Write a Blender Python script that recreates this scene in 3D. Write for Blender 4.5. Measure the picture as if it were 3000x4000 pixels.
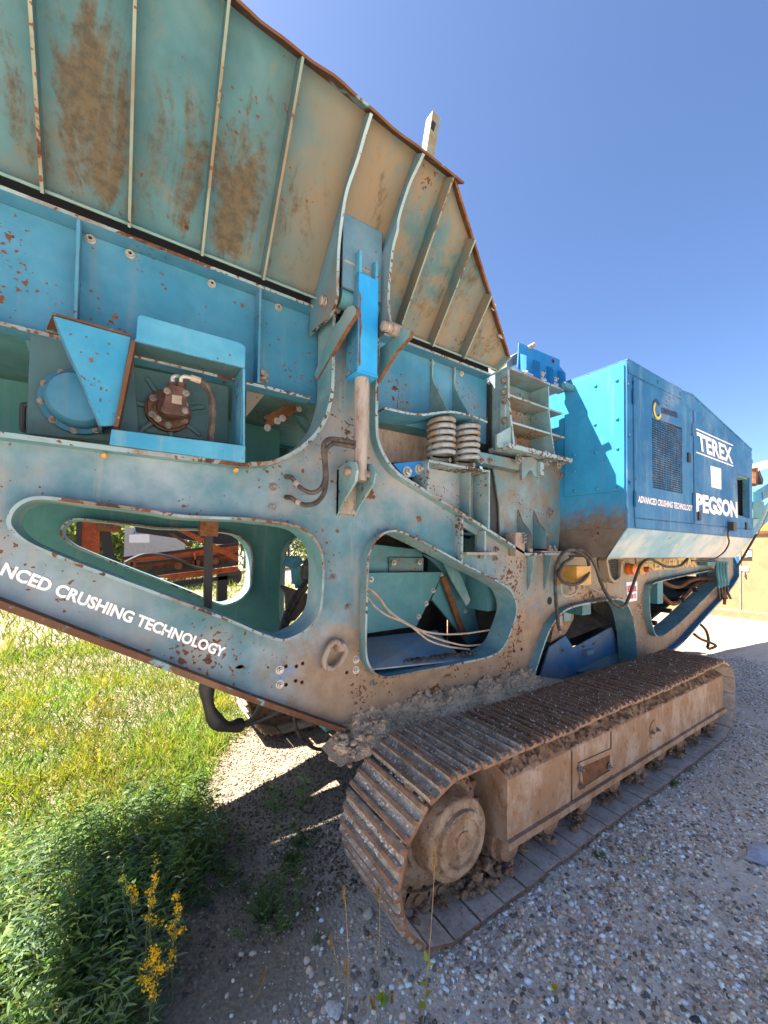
import bpy, bmesh, math, random
import numpy as np
from mathutils import Vector, Matrix, Quaternion, noise
from mathutils.geometry import tessellate_polygon
random.seed(7); rng = np.random.default_rng(11)
for _o in list(bpy.data.objects): bpy.data.objects.remove(_o)
S = bpy.context.scene; COL = S.collection

# ------------------------------------------------------------------ camera
F, CX, CY, H = 1520.0, 1500.0, 2105.0, 1.8
ROLL, PITCH, YAW = 0.013, math.atan(40/1520.0), math.atan2(2280, 1520)
_f0 = Vector((math.cos(YAW), math.sin(YAW), 0)); _r0 = Vector((math.sin(YAW), -math.cos(YAW), 0)); _u0 = Vector((0, 0, 1))
FWD = _f0*math.cos(PITCH) + _u0*math.sin(PITCH)
_u1 = _u0*math.cos(PITCH) - _f0*math.sin(PITCH)
RIGHT = _r0*math.cos(ROLL) + _u1*math.sin(ROLL)
UP = _u1*math.cos(ROLL) - _r0*math.sin(ROLL)
cam = bpy.data.cameras.new('camera'); camo = bpy.data.objects.new('camera', cam); COL.objects.link(camo)
cam.sensor_fit = 'VERTICAL'; cam.sensor_height = 36; cam.sensor_width = 27
cam.lens = F/4000*36; cam.shift_y = 105/4000; cam.clip_start = 0.05; cam.clip_end = 3000
camo.matrix_world = Matrix(((RIGHT.x, UP.x, -FWD.x, 0), (RIGHT.y, UP.y, -FWD.y, 0), (RIGHT.z, UP.z, -FWD.z, H), (0, 0, 0, 1)))
S.camera = camo

# ------------------------------------------------------------------ world, sun, exposure
SUN = Vector((-0.55, 0.43, 1.0)).normalized()
W = bpy.data.worlds.new('World'); S.world = W; W.use_nodes = True
_nt = W.node_tree; _sk = _nt.nodes.new('ShaderNodeTexSky'); _sk.sky_type = 'NISHITA'; _sk.sun_disc = False
_sk.sun_elevation = math.asin(SUN.z); _sk.sun_rotation = math.atan2(SUN.x, SUN.y)
_sk.altitude = 50; _sk.air_density = 0.66; _sk.dust_density = 1.0; _sk.ozone_density = 6.0
_nt.links.new(_sk.outputs[0], _nt.nodes['Background'].inputs[0]); _nt.nodes['Background'].inputs[1].default_value = 0.055
sl = bpy.data.lights.new('sun', 'SUN'); sl.energy = 5.0; sl.angle = math.radians(0.5); sl.color = (1.0, 0.95, 0.86)
so = bpy.data.objects.new('sun', sl); COL.objects.link(so); so.rotation_euler = SUN.to_track_quat('Z', 'Y').to_euler(); so.location = (0, 0, 12)
S.view_settings.view_transform = 'Standard'; S.view_settings.look = 'None'; S.view_settings.gamma = 1
S.view_settings.exposure = 2.65
S.render.engine = 'CYCLES'; S.render.resolution_x = 768; S.render.resolution_y = 1024
S.cycles.max_bounces = 6; S.cycles.diffuse_bounces = 4; S.cycles.transparent_max_bounces = 6

# ------------------------------------------------------------------ photo pixels -> points on real planes
ZN = {'F': (0, 0, 1.8083), '1': (0, 0, .6028), '2': (900, 0, .6631), '3': (0, 900, .6028), '4': (900, 900, .4822), '5': (1400, 1200, .5425),
      '6': (2100, 1300, .5425), '7': (0, 1800, .6028), '8': (900, 1800, .5425), 'A': (1700, 1900, .7836), 'B': (0, 2700, .6028), 'C': (800, 2600, .4822),
      'D': (1200, 2600, .6028), 'E': (2000, 2400, .6028), 'G': (1000, 3300, .6028), 'I': (2000, 3200, .6028), 'J': (2600, 1700, .3617), 'K': (150, 1980, .4822),
      'L': (1030, 2050, .1898), 'M': (2150, 2130, .4822), 'N': (2750, 1650, .226), 'O': (2500, 2100, .3014), 'P': (750, 2600, .4219), 'R': (1400, 2050, .3918),
      'S': (1850, 1300, .3014), 'X': (0, 0, 1.0)}
CAMP = Vector((0, 0, H))
def ray(z, x, y):
    a, b, s = ZN[z]; x = a + x*s; y = b + y*s
    return FWD + RIGHT*((x-CX)/F) + UP*((CY-y)/F)
def at(z, x, y, X=None, Y=None, Z=None):
    d = ray(z, x, y)
    t = X/d.x if X is not None else (Y/d.y if Y is not None else (Z-H)/d.z)
    return CAMP + d*t
def XZ(z, pts, Y): return [(p.x, p.z) for p in (at(z, x, y, Y=Y) for x, y in pts)]
def YZ(z, pts, X): return [(p.y, p.z) for p in (at(z, x, y, X=X) for x, y in pts)]

# ------------------------------------------------------------------ materials
def _n(nt, t, **kw):
    n = nt.nodes.new(t)
    for k, v in kw.items(): setattr(n, k, v)
    return n
def ramp(nt, src, a, b, ca=0.0, cb=1.0):
    m = _n(nt, 'ShaderNodeMapRange'); m.interpolation_type = 'SMOOTHSTEP'
    m.inputs[1].default_value = a; m.inputs[2].default_value = b; m.inputs[3].default_value = ca; m.inputs[4].default_value = cb
    nt.links.new(src, m.inputs[0]); return m.outputs[0]
def mix(nt, fac, a, b):
    m = _n(nt, 'ShaderNodeMix', data_type='RGBA')
    for s, v in ((m.inputs[0], fac), (m.inputs[6], a), (m.inputs[7], b)):
        if isinstance(v, (int, float)): s.default_value = v
        elif isinstance(v, tuple): s.default_value = (*v, 1) if len(v) == 3 else v
        else: nt.links.new(v, s)
    return m.outputs[2]
def mth(nt, op, a, b=0.0, clamp=False):
    m = _n(nt, 'ShaderNodeMath', operation=op); m.use_clamp = clamp
    for s, v in ((m.inputs[0], a), (m.inputs[1], b)):
        if isinstance(v, (int, float)): s.default_value = v
        else: nt.links.new(v, s)
    return m.outputs[0]
def noi(nt, vec, scale, detail=4, rough=0.55, dist=0.0):
    n = _n(nt, 'ShaderNodeTexNoise'); n.inputs['Scale'].default_value = scale; n.inputs['Detail'].default_value = detail
    n.inputs['Roughness'].default_value = rough; n.inputs['Distortion'].default_value = dist
    nt.links.new(vec, n.inputs['Vector']); return n.outputs['Fac']
def scaled(nt, vec, s, off=(0, 0, 0)):
    m = _n(nt, 'ShaderNodeMapping'); m.inputs['Scale'].default_value = s; m.inputs['Location'].default_value = off
    nt.links.new(vec, m.inputs['Vector']); return m.outputs[0]
def newmat(name, rough=0.6, metal=0.0, spec=0.4):
    m = bpy.data.materials.new(name); m.use_nodes = True; nt = m.node_tree
    b = nt.nodes['Principled BSDF']; b.inputs['Roughness'].default_value = rough; b.inputs['Metallic'].default_value = metal
    b.inputs['Specular IOR Level'].default_value = spec
    g = _n(nt, 'ShaderNodeNewGeometry'); return m, nt, b, g.outputs['Position']
def bump(nt, b, h, strength=0.3, dist=0.004, nrm=None):
    n = _n(nt, 'ShaderNodeBump'); n.inputs['Strength'].default_value = strength; n.inputs['Distance'].default_value = dist
    nt.links.new(h, n.inputs['Height'])
    if nrm is not None: nt.links.new(nrm, n.inputs['Normal'])
    nt.links.new(n.outputs[0], b.inputs['Normal'])
RUST = (0.13, 0.045, 0.02); RUSTD = (0.05, 0.022, 0.014)
def paint(name, base, fade, dirt=(0.30, 0.22, 0.15), dirt_lo=0.55, dirt_hi=0.75, chips=0.5, stain=None, stain_at=(0.5, 0.62), low=None, rough=0.5, edge=True, seed=0.0, peel=None, tanx=None):
    """weathered enamel: faded patches, dust, streaks, rust chips, worn edges"""
    rough += .12; m, nt, b, pos = newmat(name, rough, 0, .12); pos = scaled(nt, pos, (1, 1, 1), (seed, seed*.7, 0))
    col = mix(nt, ramp(nt, noi(nt, pos, 1.7, 6, .6), .35, .68), base, fade)
    fine = noi(nt, pos, 9, 6, .65)
    col = mix(nt, ramp(nt, fine, .35, .75, 0, .30), col, tuple(c*.62 for c in base))
    streak = noi(nt, scaled(nt, pos, (7, 7, .55)), 2.2, 5, .6)
    col = mix(nt, ramp(nt, streak, .54, .72, 0, .38), col, tuple(.6*d+.4*f for d, f in zip(dirt, fade)))
    dn = noi(nt, pos, 1.3, 8, .62, .3)
    col = mix(nt, ramp(nt, mth(nt, 'ADD', mth(nt, 'MULTIPLY', dn, .75), mth(nt, 'MULTIPLY', fine, .25)), dirt_lo, dirt_hi, 0, .8), col, dirt)
    if peel:      # broad patches where the top coat went a different colour
        pn = noi(nt, scaled(nt, pos, (1, 1, 1), (3.1, 1.7, 5.2)), peel[1], 7, .62)
        col = mix(nt, ramp(nt, pn, peel[2], peel[2]+.05, 0, .85), col, peel[0])
    if tanx:      # dust blown over the plates at the crusher end
        sx = _n(nt, 'ShaderNodeSeparateXYZ'); gx_ = _n(nt, 'ShaderNodeNewGeometry'); nt.links.new(gx_.outputs['Position'], sx.inputs[0])
        tf = mth(nt, 'MULTIPLY', ramp(nt, sx.outputs[0], tanx[1], tanx[2]), ramp(nt, mth(nt, 'ADD', mth(nt, 'MULTIPLY', dn, .7), mth(nt, 'MULTIPLY', streak, .3)), .36, .56, 0, .85))
        col = mix(nt, tf, col, tanx[0])
    if stain:
        sp = scaled(nt, pos, (3.4, 1.6, .55)); sn = noi(nt, sp, stain[1], 9, .70, .9)
        s2 = noi(nt, pos, 26, 6, .7)
        sv_ = mth(nt, 'ADD', mth(nt, 'MULTIPLY', sn, .8), mth(nt, 'MULTIPLY', s2, .2))
        if len(stain) > 2:
            at_ = _n(nt, 'ShaderNodeAttribute'); at_.attribute_name = stain[2]; sv_ = mth(nt, 'ADD', sv_, mth(nt, 'MULTIPLY', mth(nt, 'SUBTRACT', at_.outputs['Fac'], .6), .30))
        f = ramp(nt, sv_, stain_at[0], stain_at[1], 0, .82)
        col = mix(nt, f, col, mix(nt, ramp(nt, s2, .35, .7), stain[0], tuple(c*.45 for c in stain[0])))
    if low:       # road dust thrown up by the track, settled on the lower plates
        sep = _n(nt, 'ShaderNodeSeparateXYZ'); g = _n(nt, 'ShaderNodeNewGeometry'); nt.links.new(g.outputs['Position'], sep.inputs[0])
        hgt = mth(nt, 'ADD', mth(nt, 'ADD', sep.outputs[2], mth(nt, 'MULTIPLY', dn, -low[3])), mth(nt, 'MULTIPLY', mth(nt, 'SUBTRACT', noi(nt, pos, 16, 6, .7), .5), -low[3]*1.3))
        lf = ramp(nt, hgt, low[1], low[2], .95, 0)
        if len(low) > 4: lf = mth(nt, 'MULTIPLY', lf, ramp(nt, mth(nt, 'ADD', sep.outputs[0], mth(nt, 'MULTIPLY', fine, .5)), low[4], low[4]+.45))
        col = mix(nt, lf, col, mix(nt, ramp(nt, fine, .3, .7), low[0], tuple(c*.72 for c in low[0])))
    # rust chips, clustered
    big = noi(nt, pos, 2.6, 3, .5); sm = noi(nt, pos, 42, 3, .5); md = noi(nt, pos, 13, 4, .55)
    cl = mth(nt, 'MULTIPLY', mth(nt, 'SUBTRACT', big, .56), .75)
    ch1 = ramp(nt, mth(nt, 'ADD', sm, cl), .735-.06*chips, .755-.06*chips)
    ch2 = ramp(nt, mth(nt, 'ADD', md, cl), .755-.045*chips, .775-.045*chips)
    chip = mth(nt, 'MAXIMUM', ch1, ch2)
    nrm = None
    if edge:
        bv = _n(nt, 'ShaderNodeBevel'); bv.samples = 4; bv.inputs[0].default_value = 0.006; nrm = bv.outputs[0]
        g2 = _n(nt, 'ShaderNodeNewGeometry'); dt = _n(nt, 'ShaderNodeVectorMath', operation='DOT_PRODUCT')
        nt.links.new(nrm, dt.inputs[0]); nt.links.new(g2.outputs['Normal'], dt.inputs[1])
        ed = mth(nt, 'MULTIPLY', ramp(nt, dt.outputs['Value'], .97, .80), ramp(nt, md, .42, .55))
        chip = mth(nt, 'MAXIMUM', chip, ed)
    rust = mix(nt, ramp(nt, sm, .4, .65), RUSTD, RUST)
    # pale halo round the chip, then the rust
    col = mix(nt, mth(nt, 'MULTIPLY', chip, .96), col, rust)
    nt.links.new(col, b.inputs['Base Color'])
    nt.links.new(ramp(nt, mth(nt, 'ADD', fine, chip), .3, 1.3, rough-.08, .92), b.inputs['Roughness'])
    bump(nt, b, mth(nt, 'SUBTRACT', mth(nt, 'MULTIPLY', fine, .35), mth(nt, 'MULTIPLY', chip, .8)), .25, .003, nrm)
    return m
def rough_mat(name, c1, c2, c3=None, scale=8, lo=.35, hi=.65, rough=.85, b_str=.6, b_dist=.01, stretch=(1, 1, 1), spec=.25, metal=0.0, speck=None):
    m, nt, b, pos = newmat(name, rough, metal, spec); p = scaled(nt, pos, stretch)
    n1 = noi(nt, p, scale, 8, .65); n2 = noi(nt, p, scale*4.3, 6, .6)
    col = mix(nt, ramp(nt, n1, lo, hi), c1, c2)
    if c3: col = mix(nt, ramp(nt, n2, .52, .7, 0, .8), col, c3)
    if speck: col = mix(nt, ramp(nt, noi(nt, pos, speck[1], 2, .5), speck[2], speck[2]+.04), col, speck[0])
    nt.links.new(col, b.inputs['Base Color'])
    bump(nt, b, mth(nt, 'ADD', n1, mth(nt, 'MULTIPLY', n2, .5)), b_str, b_dist); return m
def flat(name, c, rough=.5, metal=0.0, spec=.4):
    m, nt, b, pos = newmat(name, rough, metal, spec)
    n1 = noi(nt, pos, 30, 5, .6)
    nt.links.new(mix(nt, ramp(nt, n1, .35, .7), c, tuple(x*.7 for x in c)), b.inputs['Base Color']); return m
TAN = (0.27, 0.185, 0.12)
MT = {}
MT['chassis'] = paint('faded_chassis_paint', (0.055, 0.15, 0.185), (0.235, 0.285, 0.315), dirt=(0.30, 0.24, 0.185), dirt_lo=.45, dirt_hi=.70, chips=1.7, tanx=((.30, .215, .14), 1.7, 3.4), low=(TAN, .92, 1.22, .55, .75), peel=((0.06, 0.20, 0.42), 2.3, .63))
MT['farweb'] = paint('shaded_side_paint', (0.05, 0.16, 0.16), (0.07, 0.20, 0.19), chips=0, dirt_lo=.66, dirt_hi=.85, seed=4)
MT['lip'] = paint('lip_paint', (0.075, 0.20, 0.22), (0.24, 0.33, 0.335), chips=.9, dirt_lo=.52, dirt_hi=.74, seed=2)
MT['wing'] = paint('hopper_paint', (0.042, 0.118, 0.135), (0.078, 0.160, 0.175), dirt=(0.155, 0.115, 0.072), dirt_lo=.52, dirt_hi=.72, chips=.25, tanx=((0.19, 0.135, 0.08), .35, 1.1), stain=((0.098, 0.060, 0.024), 1.6, 'bay'), stain_at=(.39, .55), seed=1.3)
MT['rib'] = paint('rib_paint', (0.12, 0.22, 0.21), (0.19, 0.26, 0.23), dirt=(.20, .15, .09), dirt_lo=.5, dirt_hi=.7, chips=.5, seed=6)
MT['ribedge'] = paint('rib_edge_paint', (0.15, 0.20, 0.17), (0.22, 0.23, 0.165), dirt=(.17, .10, .045), dirt_lo=.46, dirt_hi=.62, chips=2.8, edge=False, seed=26)
MT['feeder'] = paint('feeder_paint', (0.035, 0.16, 0.25), (0.08, 0.225, 0.32), dirt=(0.19, 0.155, 0.11), dirt_lo=.54, dirt_hi=.76, chips=1.0, seed=3)
MT['platepale'] = paint('pale_plate_paint', (0.075, 0.17, 0.23), (0.135, 0.225, 0.285), dirt=(.17, .13, .09), dirt_lo=.5, dirt_hi=.72, chips=.3, seed=27)
MT['coverblue'] = paint('cover_blue_paint', (0.025, 0.115, 0.185), (0.045, 0.15, 0.225), dirt=(.17, .14, .11), dirt_lo=.56, dirt_hi=.7, chips=.5, seed=29)
MT['gussetpaint'] = paint('gusset_paint', (0.06, 0.155, 0.195), (0.115, 0.21, 0.25), dirt=(.18, .13, .08), dirt_lo=.42, dirt_hi=.62, chips=.6, seed=33)
MT['dim'] = paint('shade_toned_paint', (0.045, 0.10, 0.11), (0.065, 0.12, 0.13), dirt=(.07, .045, .03), dirt_lo=.46, dirt_hi=.64, chips=.4, seed=28)  # darkened to put the motor bay's deep shade into the paint colour
MT['guard'] = paint('guard_paint', (0.03, 0.20, 0.33), (0.085, 0.28, 0.38), chips=1.35, dirt_lo=.62, dirt_hi=.85, seed=8)
MT['bright'] = paint('fresh_blue_paint', (0.02, 0.25, 0.52), (0.04, 0.31, 0.56), chips=.9, dirt_lo=.66, dirt_hi=.85, seed=5)
MT['hood'] = paint('hood_blue_paint', (0.012, 0.135, 0.34), (0.02, 0.17, 0.39), chips=.3, dirt_lo=.72, dirt_hi=.9, seed=9)
MT['crusher'] = paint('crusher_paint', (0.07, 0.175, 0.205), (0.19, 0.28, 0.295), dirt=(.20, .12, .065), dirt_lo=.41, dirt_hi=.60, chips=1.3, seed=7)
MT['encl'] = paint('enclosure_paint', (0.018, 0.105, 0.225), (0.045, 0.16, 0.29), dirt=(.25, .30, .35), dirt_lo=.48, dirt_hi=.74, chips=.5, seed=10)
MT['enclf'] = paint('enclosure_front_paint', (0.025, 0.20, 0.38), (0.035, 0.27, 0.46), dirt=(.16, .15, .13), dirt_lo=.62, dirt_hi=.85, chips=.35, low=((0.17, 0.115, 0.07), 1.78, 2.08, .42), seed=12)
MT['skirt'] = paint('skirt_paint', (0.14, 0.27, 0.34), (0.32, 0.40, 0.43), dirt=(.50, .44, .37), dirt_lo=.43, dirt_hi=.60, chips=.2, seed=13)
MT['inner'] = paint('inner_paint', (0.055, 0.17, 0.19), (0.09, 0.23, 0.26), dirt=(.16, .10, .06), dirt_lo=.52, dirt_hi=.72, chips=.6, seed=14)
MT['innerblue'] = paint('inner_blue_paint', (0.035, 0.14, 0.265), (0.075, 0.19, 0.31), dirt=(.21, .20, .19), dirt_lo=.47, dirt_hi=.68, chips=.3, seed=15)
MT['chutefloor'] = paint('chute_floor_paint', (0.13, 0.22, 0.33), (0.27, 0.32, 0.36), dirt=(.26, .22, .18), dirt_lo=.38, dirt_hi=.56, chips=.8, seed=31)
MT['edge'] = paint('chipped_edge', (0.19, 0.27, 0.28), (0.26, 0.34, 0.355), dirt=(.16, .085, .045), dirt_lo=.47, dirt_hi=.60, chips=3.4, edge=False, seed=16)
MT['rustedge'] = paint('rusty_edge', (0.11, 0.055, 0.03), (0.085, 0.035, 0.02), dirt=(.20, .12, .07), dirt_lo=.5, dirt_hi=.7, chips=.8, edge=False, seed=17, peel=((0.16, 0.27, 0.28), 9, .60))
MT['rust'] = rough_mat('rust', (0.10, 0.040, 0.018), (0.17, 0.075, 0.035), (0.05, 0.025, 0.016), 14)
MT['shoe'] = rough_mat('track_steel', (0.15, 0.068, 0.035), (0.26, 0.125, 0.06), (0.28, 0.20, 0.15), 11, .38, .62, .62, .5, .006, spec=.4)
MT['shoeflat'] = rough_mat('track_plate_dirt', (0.21, 0.16, 0.12), (0.40, 0.315, 0.235), (0.14, 0.07, 0.035), 9, .36, .60, .8, .7, .006, speck=((.58, .50, .42), 75, .61))
MT['shoerust'] = rough_mat('track_plate_rust', (0.12, 0.058, 0.034), (0.21, 0.11, 0.06), (0.26, 0.18, 0.13), 12, .36, .62, .75, .6, .006, speck=((.62, .58, .53), 70, .63))
MT['shoedust'] = rough_mat('track_plate_worn', (0.17, 0.125, 0.095), (0.33, 0.26, 0.20), (0.10, 0.055, 0.035), 10, .36, .62, .8, .6, .006, speck=((.66, .62, .57), 70, .59))
MT['shoein'] = rough_mat('track_plate_inside', (0.40, 0.315, 0.25), (0.54, 0.445, 0.36), (0.28, 0.19, 0.14), 10, .36, .62, .9, .6, .006)
MT['beam'] = rough_mat('track_frame_dust', (0.37, 0.275, 0.20), (0.26, 0.155, 0.09), (0.20, 0.08, 0.03), 5.5, .38, .58, .85, .5, .008, (1, 1, .6))
MT['mud'] = rough_mat('dried_mud', (0.40, 0.275, 0.17), (0.48, 0.35, 0.23), (0.26, 0.175, 0.105), 16, .35, .65, .95, 1.0, .02)
MT['clay'] = rough_mat('clay_mud', (0.22, 0.13, 0.075), (0.32, 0.20, 0.125), (0.13, 0.07, 0.04), 12, .35, .65, .95, .9, .015)
MT['hub'] = rough_mat('hub_dust', (0.33, 0.245, 0.17), (0.21, 0.13, 0.075), (0.11, 0.065, 0.04), 9, .38, .60, .85, 1.0, .02)
MT['rubber'] = flat('black_rubber', (0.025, 0.024, 0.023), .55)
MT['hose'] = rough_mat('dusty_hose', (0.035, 0.030, 0.027), (0.085, 0.068, 0.055), None, 20, .4, .65, .7, .3, .002)
MT['wire'] = flat('dusty_wire', (0.36, 0.29, 0.22), .7)
MT['zinc'] = flat('zinc_bolt', (0.40, 0.375, 0.335), .4, .3)
MT['dullbolt'] = rough_mat('weathered_bolt', (0.17, 0.185, 0.18), (0.13, 0.085, 0.055), None, 40, .4, .6, .7, .3, .002)
MT['brownsteel'] = rough_mat('brown_steel', (0.21, 0.155, 0.115), (0.28, 0.23, 0.19), (0.14, 0.075, 0.04), 7, .35, .65, .6, .4, .004, (2, 2, .5))
MT['rodsteel'] = rough_mat('dusty_rod', (0.29, 0.25, 0.215), (0.22, 0.175, 0.14), (0.15, 0.08, 0.045), 5, .4, .66, .5, .3, .003, (1.5, 1.5, .5))
MT['springsteel'] = rough_mat('spring_steel', (0.23, 0.26, 0.265), (0.20, 0.145, 0.10), (0.12, 0.08, 0.05), 9, .42, .62, .6, .4, .004)
MT['motor'] = rough_mat('motor_brown', (0.055, 0.028, 0.022), (0.10, 0.055, 0.04), (0.03, 0.02, 0.018), 15)
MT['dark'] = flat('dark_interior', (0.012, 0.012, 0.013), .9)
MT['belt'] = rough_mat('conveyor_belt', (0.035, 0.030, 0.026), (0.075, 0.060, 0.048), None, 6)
MT['yellow'] = rough_mat('yellow_box', (0.48, 0.25, 0.045), (0.38, 0.20, 0.05), (0.25, 0.15, 0.06), 9, .4, .65, .5, .1, .002)
MT['lens'] = flat('amber_lens', (0.70, 0.15, 0.02), .3)
MT['redlens'] = flat('red_lens', (0.35, 0.05, 0.03), .4)
MT['letter'] = paint('lettering_white', (0.72, 0.65, 0.65), (0.80, 0.72, 0.72), dirt=(.35, .40, .45), dirt_lo=.66, dirt_hi=.85, chips=.0, edge=False, seed=20)
MT['letterworn'] = paint('lettering_worn', (0.82, 0.76, 0.72), (0.72, 0.68, 0.66), dirt=(.14, .28, .33), dirt_lo=.66, dirt_hi=.70, chips=1.2, edge=False, seed=21, peel=((0.13, 0.27, 0.33), 30, .66))
MT['cream'] = paint('lettering_cream', (0.55, 0.36, 0.14), (0.60, 0.42, 0.18), dirt=(.2, .14, .07), dirt_lo=.55, dirt_hi=.75, chips=.2, edge=False, seed=22)
MT['white'] = flat('white_paint', (0.72, 0.72, 0.72), .5)
MT['red'] = flat('sign_red', (0.55, 0.05, 0.10), .5)
MT['navy'] = flat('logo_navy', (0.012, 0.02, 0.055), .5)
MT['logoyellow'] = flat('logo_yellow', (0.60, 0.42, 0.02), .5)
MT['mustard'] = rough_mat('tan_bodywork', (0.26, 0.175, 0.085), (0.21, 0.14, 0.07), None, 3, .4, .65, .6, .1, .002)
MT['orange'] = rough_mat('orange_paint', (0.34, 0.065, 0.012), (0.20, 0.042, 0.012), (0.05, 0.02, 0.012), 5, .4, .65, .6, .2, .003)
MT['orangedark'] = rough_mat('dull_orange_paint', (0.20, 0.045, 0.012), (0.12, 0.03, 0.012), (0.03, 0.015, 0.01), 5)
MT['blacksteel'] = flat('black_steel', (0.018, 0.016, 0.015), .6)
MT['alu'] = flat('aluminium', (0.36, 0.36, 0.37), .5, .1)
MT['logoblue'] = flat('logo_blue', (0.03, 0.16, 0.50), .5)

# ------------------------------------------------------------------ mesh builder
class MB:
    def __init__(s): s.v = []; s.f = []; s.m = []
    def add(s, vs, fs, mi=0):
        o = len(s.v); s.v += [tuple(v) for v in vs]
        for k, f in enumerate(fs):
            s.f.append(tuple(i+o for i in f)); s.m.append(mi if isinstance(mi, int) else mi[k])
        return s
    def box(s, a, b, mi=0):
        (x0, y0, z0), (x1, y1, z1) = a, b
        vs = [(x, y, z) for z in (z0, z1) for y in (y0, y1) for x in (x0, x1)]
        return s.add(vs, [(0, 2, 3, 1), (4, 5, 7, 6), (0, 1, 5, 4), (2, 6, 7, 3), (0, 4, 6, 2), (1, 3, 7, 5)], mi)
    def slab(s, loops, fn, t0, t1, mi=0, side=0):
        """polygon (first loop) with holes (rest), swept from t0 to t1; fn(u,v,t)->xyz"""
        cnt = sum(len(l) for l in loops); vs = []
        for t in (t0, t1):
            for l in loops: vs += [fn(u, v, t) for u, v in l]
        tri = tessellate_polygon([[Vector((u, v, 0)) for u, v in l] for l in loops])
        fs = [tuple(t) for t in tri] + [tuple(i+cnt for i in reversed(t)) for t in tri]; ms = [mi]*len(fs); o = 0
        for l in loops:
            n = len(l)
            for i in range(n):
                j = (i+1) % n; fs.append((o+i, o+j, o+j+cnt, o+i+cnt)); ms.append(side if side else mi)
            o += n
        return s.add(vs, fs, ms)
    def pY(s, poly, y0, y1, holes=(), mi=0, side=0): return s.slab([poly, *holes], lambda u, v, t: (u, t, v), y0, y1, mi, side)
    def pX(s, poly, x0, x1, holes=(), mi=0, side=0): return s.slab([poly, *holes], lambda u, v, t: (t, u, v), x0, x1, mi, side)
    def strip(s, path, th, y0, y1, closed=False, mi=0, em=1, wob=0.0):
        n = len(path); P = [Vector(p) for p in path]; L, R_ = [], []
        for i in range(n):
            a = P[i-1] if (i or closed) else P[i]; b = P[(i+1) % n] if (i < n-1 or closed) else P[i]
            t = (b-a); t = t.normalized() if t.length else Vector((1, 0)); nn = Vector((-t.y, t.x))*th*.5
            L.append(P[i]+nn); R_.append(P[i]-nn)
        vs = []
        for i in range(n):
            w = wob*(noise.noise(Vector((P[i].x*3, P[i].y*3, 7)))) if wob else 0
            vs += [(L[i].x, y0+w, L[i].y), (R_[i].x, y0+w, R_[i].y), (R_[i].x, y1, R_[i].y), (L[i].x, y1, L[i].y)]
        fs, ms = [], []
        for i in range(n if closed else n-1):
            j = (i+1) % n
            for k in range(4):
                fs.append((i*4+k, i*4+(k+1) % 4, j*4+(k+1) % 4, j*4+k)); ms.append(em if k in (0, 2) else mi)
        if not closed: fs += [(0, 3, 2, 1), tuple(4*(n-1)+k for k in range(4))]; ms += [em, em]
        return s.add(vs, fs, ms)
    def tube(s, pts, r, n=8, smooth=True, mi=0, cap=True):
        P = [Vector(p) for p in pts]
        if smooth and len(P) > 2: P = catmull(P)
        rr = r if callable(r) else (lambda t: r)
        t = (P[1]-P[0]).normalized(); nn = t.orthogonal().normalized(); vs = []; m = len(P)
        for i in range(m):
            t2 = (P[min(i+1, m-1)]-P[max(i-1, 0)]).normalized()
            q = t.rotation_difference(t2); nn = (q @ nn).normalized(); t = t2; bb = t.cross(nn)
            for k in range(n):
                a = 2*math.pi*k/n; vs.append(P[i] + (nn*math.cos(a)+bb*math.sin(a))*rr(i/(m-1)))
        fs = [(i*n+k, i*n+(k+1) % n, (i+1)*n+(k+1) % n, (i+1)*n+k) for i in range(m-1) for k in range(n)]
        if cap: fs += [tuple(reversed(range(n))), tuple((m-1)*n+k for k in range(n))]
        return s.add(vs, fs, mi)
    def lathe(s, c, axis, prof, n=24, mi=0, phase=0.0):
        """prof: list of (distance along axis, radius)"""
        c = Vector(c); ax = Vector(axis).normalized(); u = ax.orthogonal().normalized(); w = ax.cross(u); vs = []
        for d, r in prof:
            for k in range(n):
                a = 2*math.pi*k/n+phase; vs.append(c+ax*d+(u*math.cos(a)+w*math.sin(a))*r)
        m = len(prof); fs = [(i*n+k, i*n+(k+1) % n, (i+1)*n+(k+1) % n, (i+1)*n+k) for i in range(m-1) for k in range(n)]
        fs += [tuple(reversed(range(n))), tuple((m-1)*n+k for k in range(n))]
        return s.add(vs, fs, mi)
    def obox(s, c, ux, uy, uz, mi=0):
        """oriented box: centre and three half-axis vectors"""
        c, ux, uy, uz = Vector(c), Vector(ux), Vector(uy), Vector(uz)
        vs = [c+ux*a+uy*b+uz*d for d in (-1, 1) for b in (-1, 1) for a in (-1, 1)]
        return s.add(vs, [(0, 2, 3, 1), (4, 5, 7, 6), (0, 1, 5, 4), (2, 6, 7, 3), (0, 4, 6, 2), (1, 3, 7, 5)], mi)
    def bar(s, a, b, w, h, up=(0, 0, 1), mi=0):
        a, b = Vector(a), Vector(b); d = b-a; t = d.normalized(); sd = t.cross(Vector(up)).normalized(); u = sd.cross(t)
        return s.obox((a+b)/2, d/2, sd*w/2, u*h/2, mi)
    def mesh(s, name, mats, smooth=False):
        me = bpy.data.meshes.new(name); me.from_pydata([tuple(v) for v in s.v], [], s.f)
        for m in (mats if isinstance(mats, (list, tuple)) else [mats]): me.materials.append(MT[m] if isinstance(m, str) else m)
        me.polygons.foreach_set('material_index', np.array(s.m, dtype=np.int32))
        bm = bmesh.new(); bm.from_mesh(me); bmesh.ops.recalc_face_normals(bm, faces=bm.faces); bm.to_mesh(me); bm.free()
        if smooth:
            me.polygons.foreach_set('use_smooth', np.ones(len(me.polygons), dtype=bool))
            try: me.set_sharp_from_angle(angle=math.radians(38))
            except Exception: pass
        me.update(); return me
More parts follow.
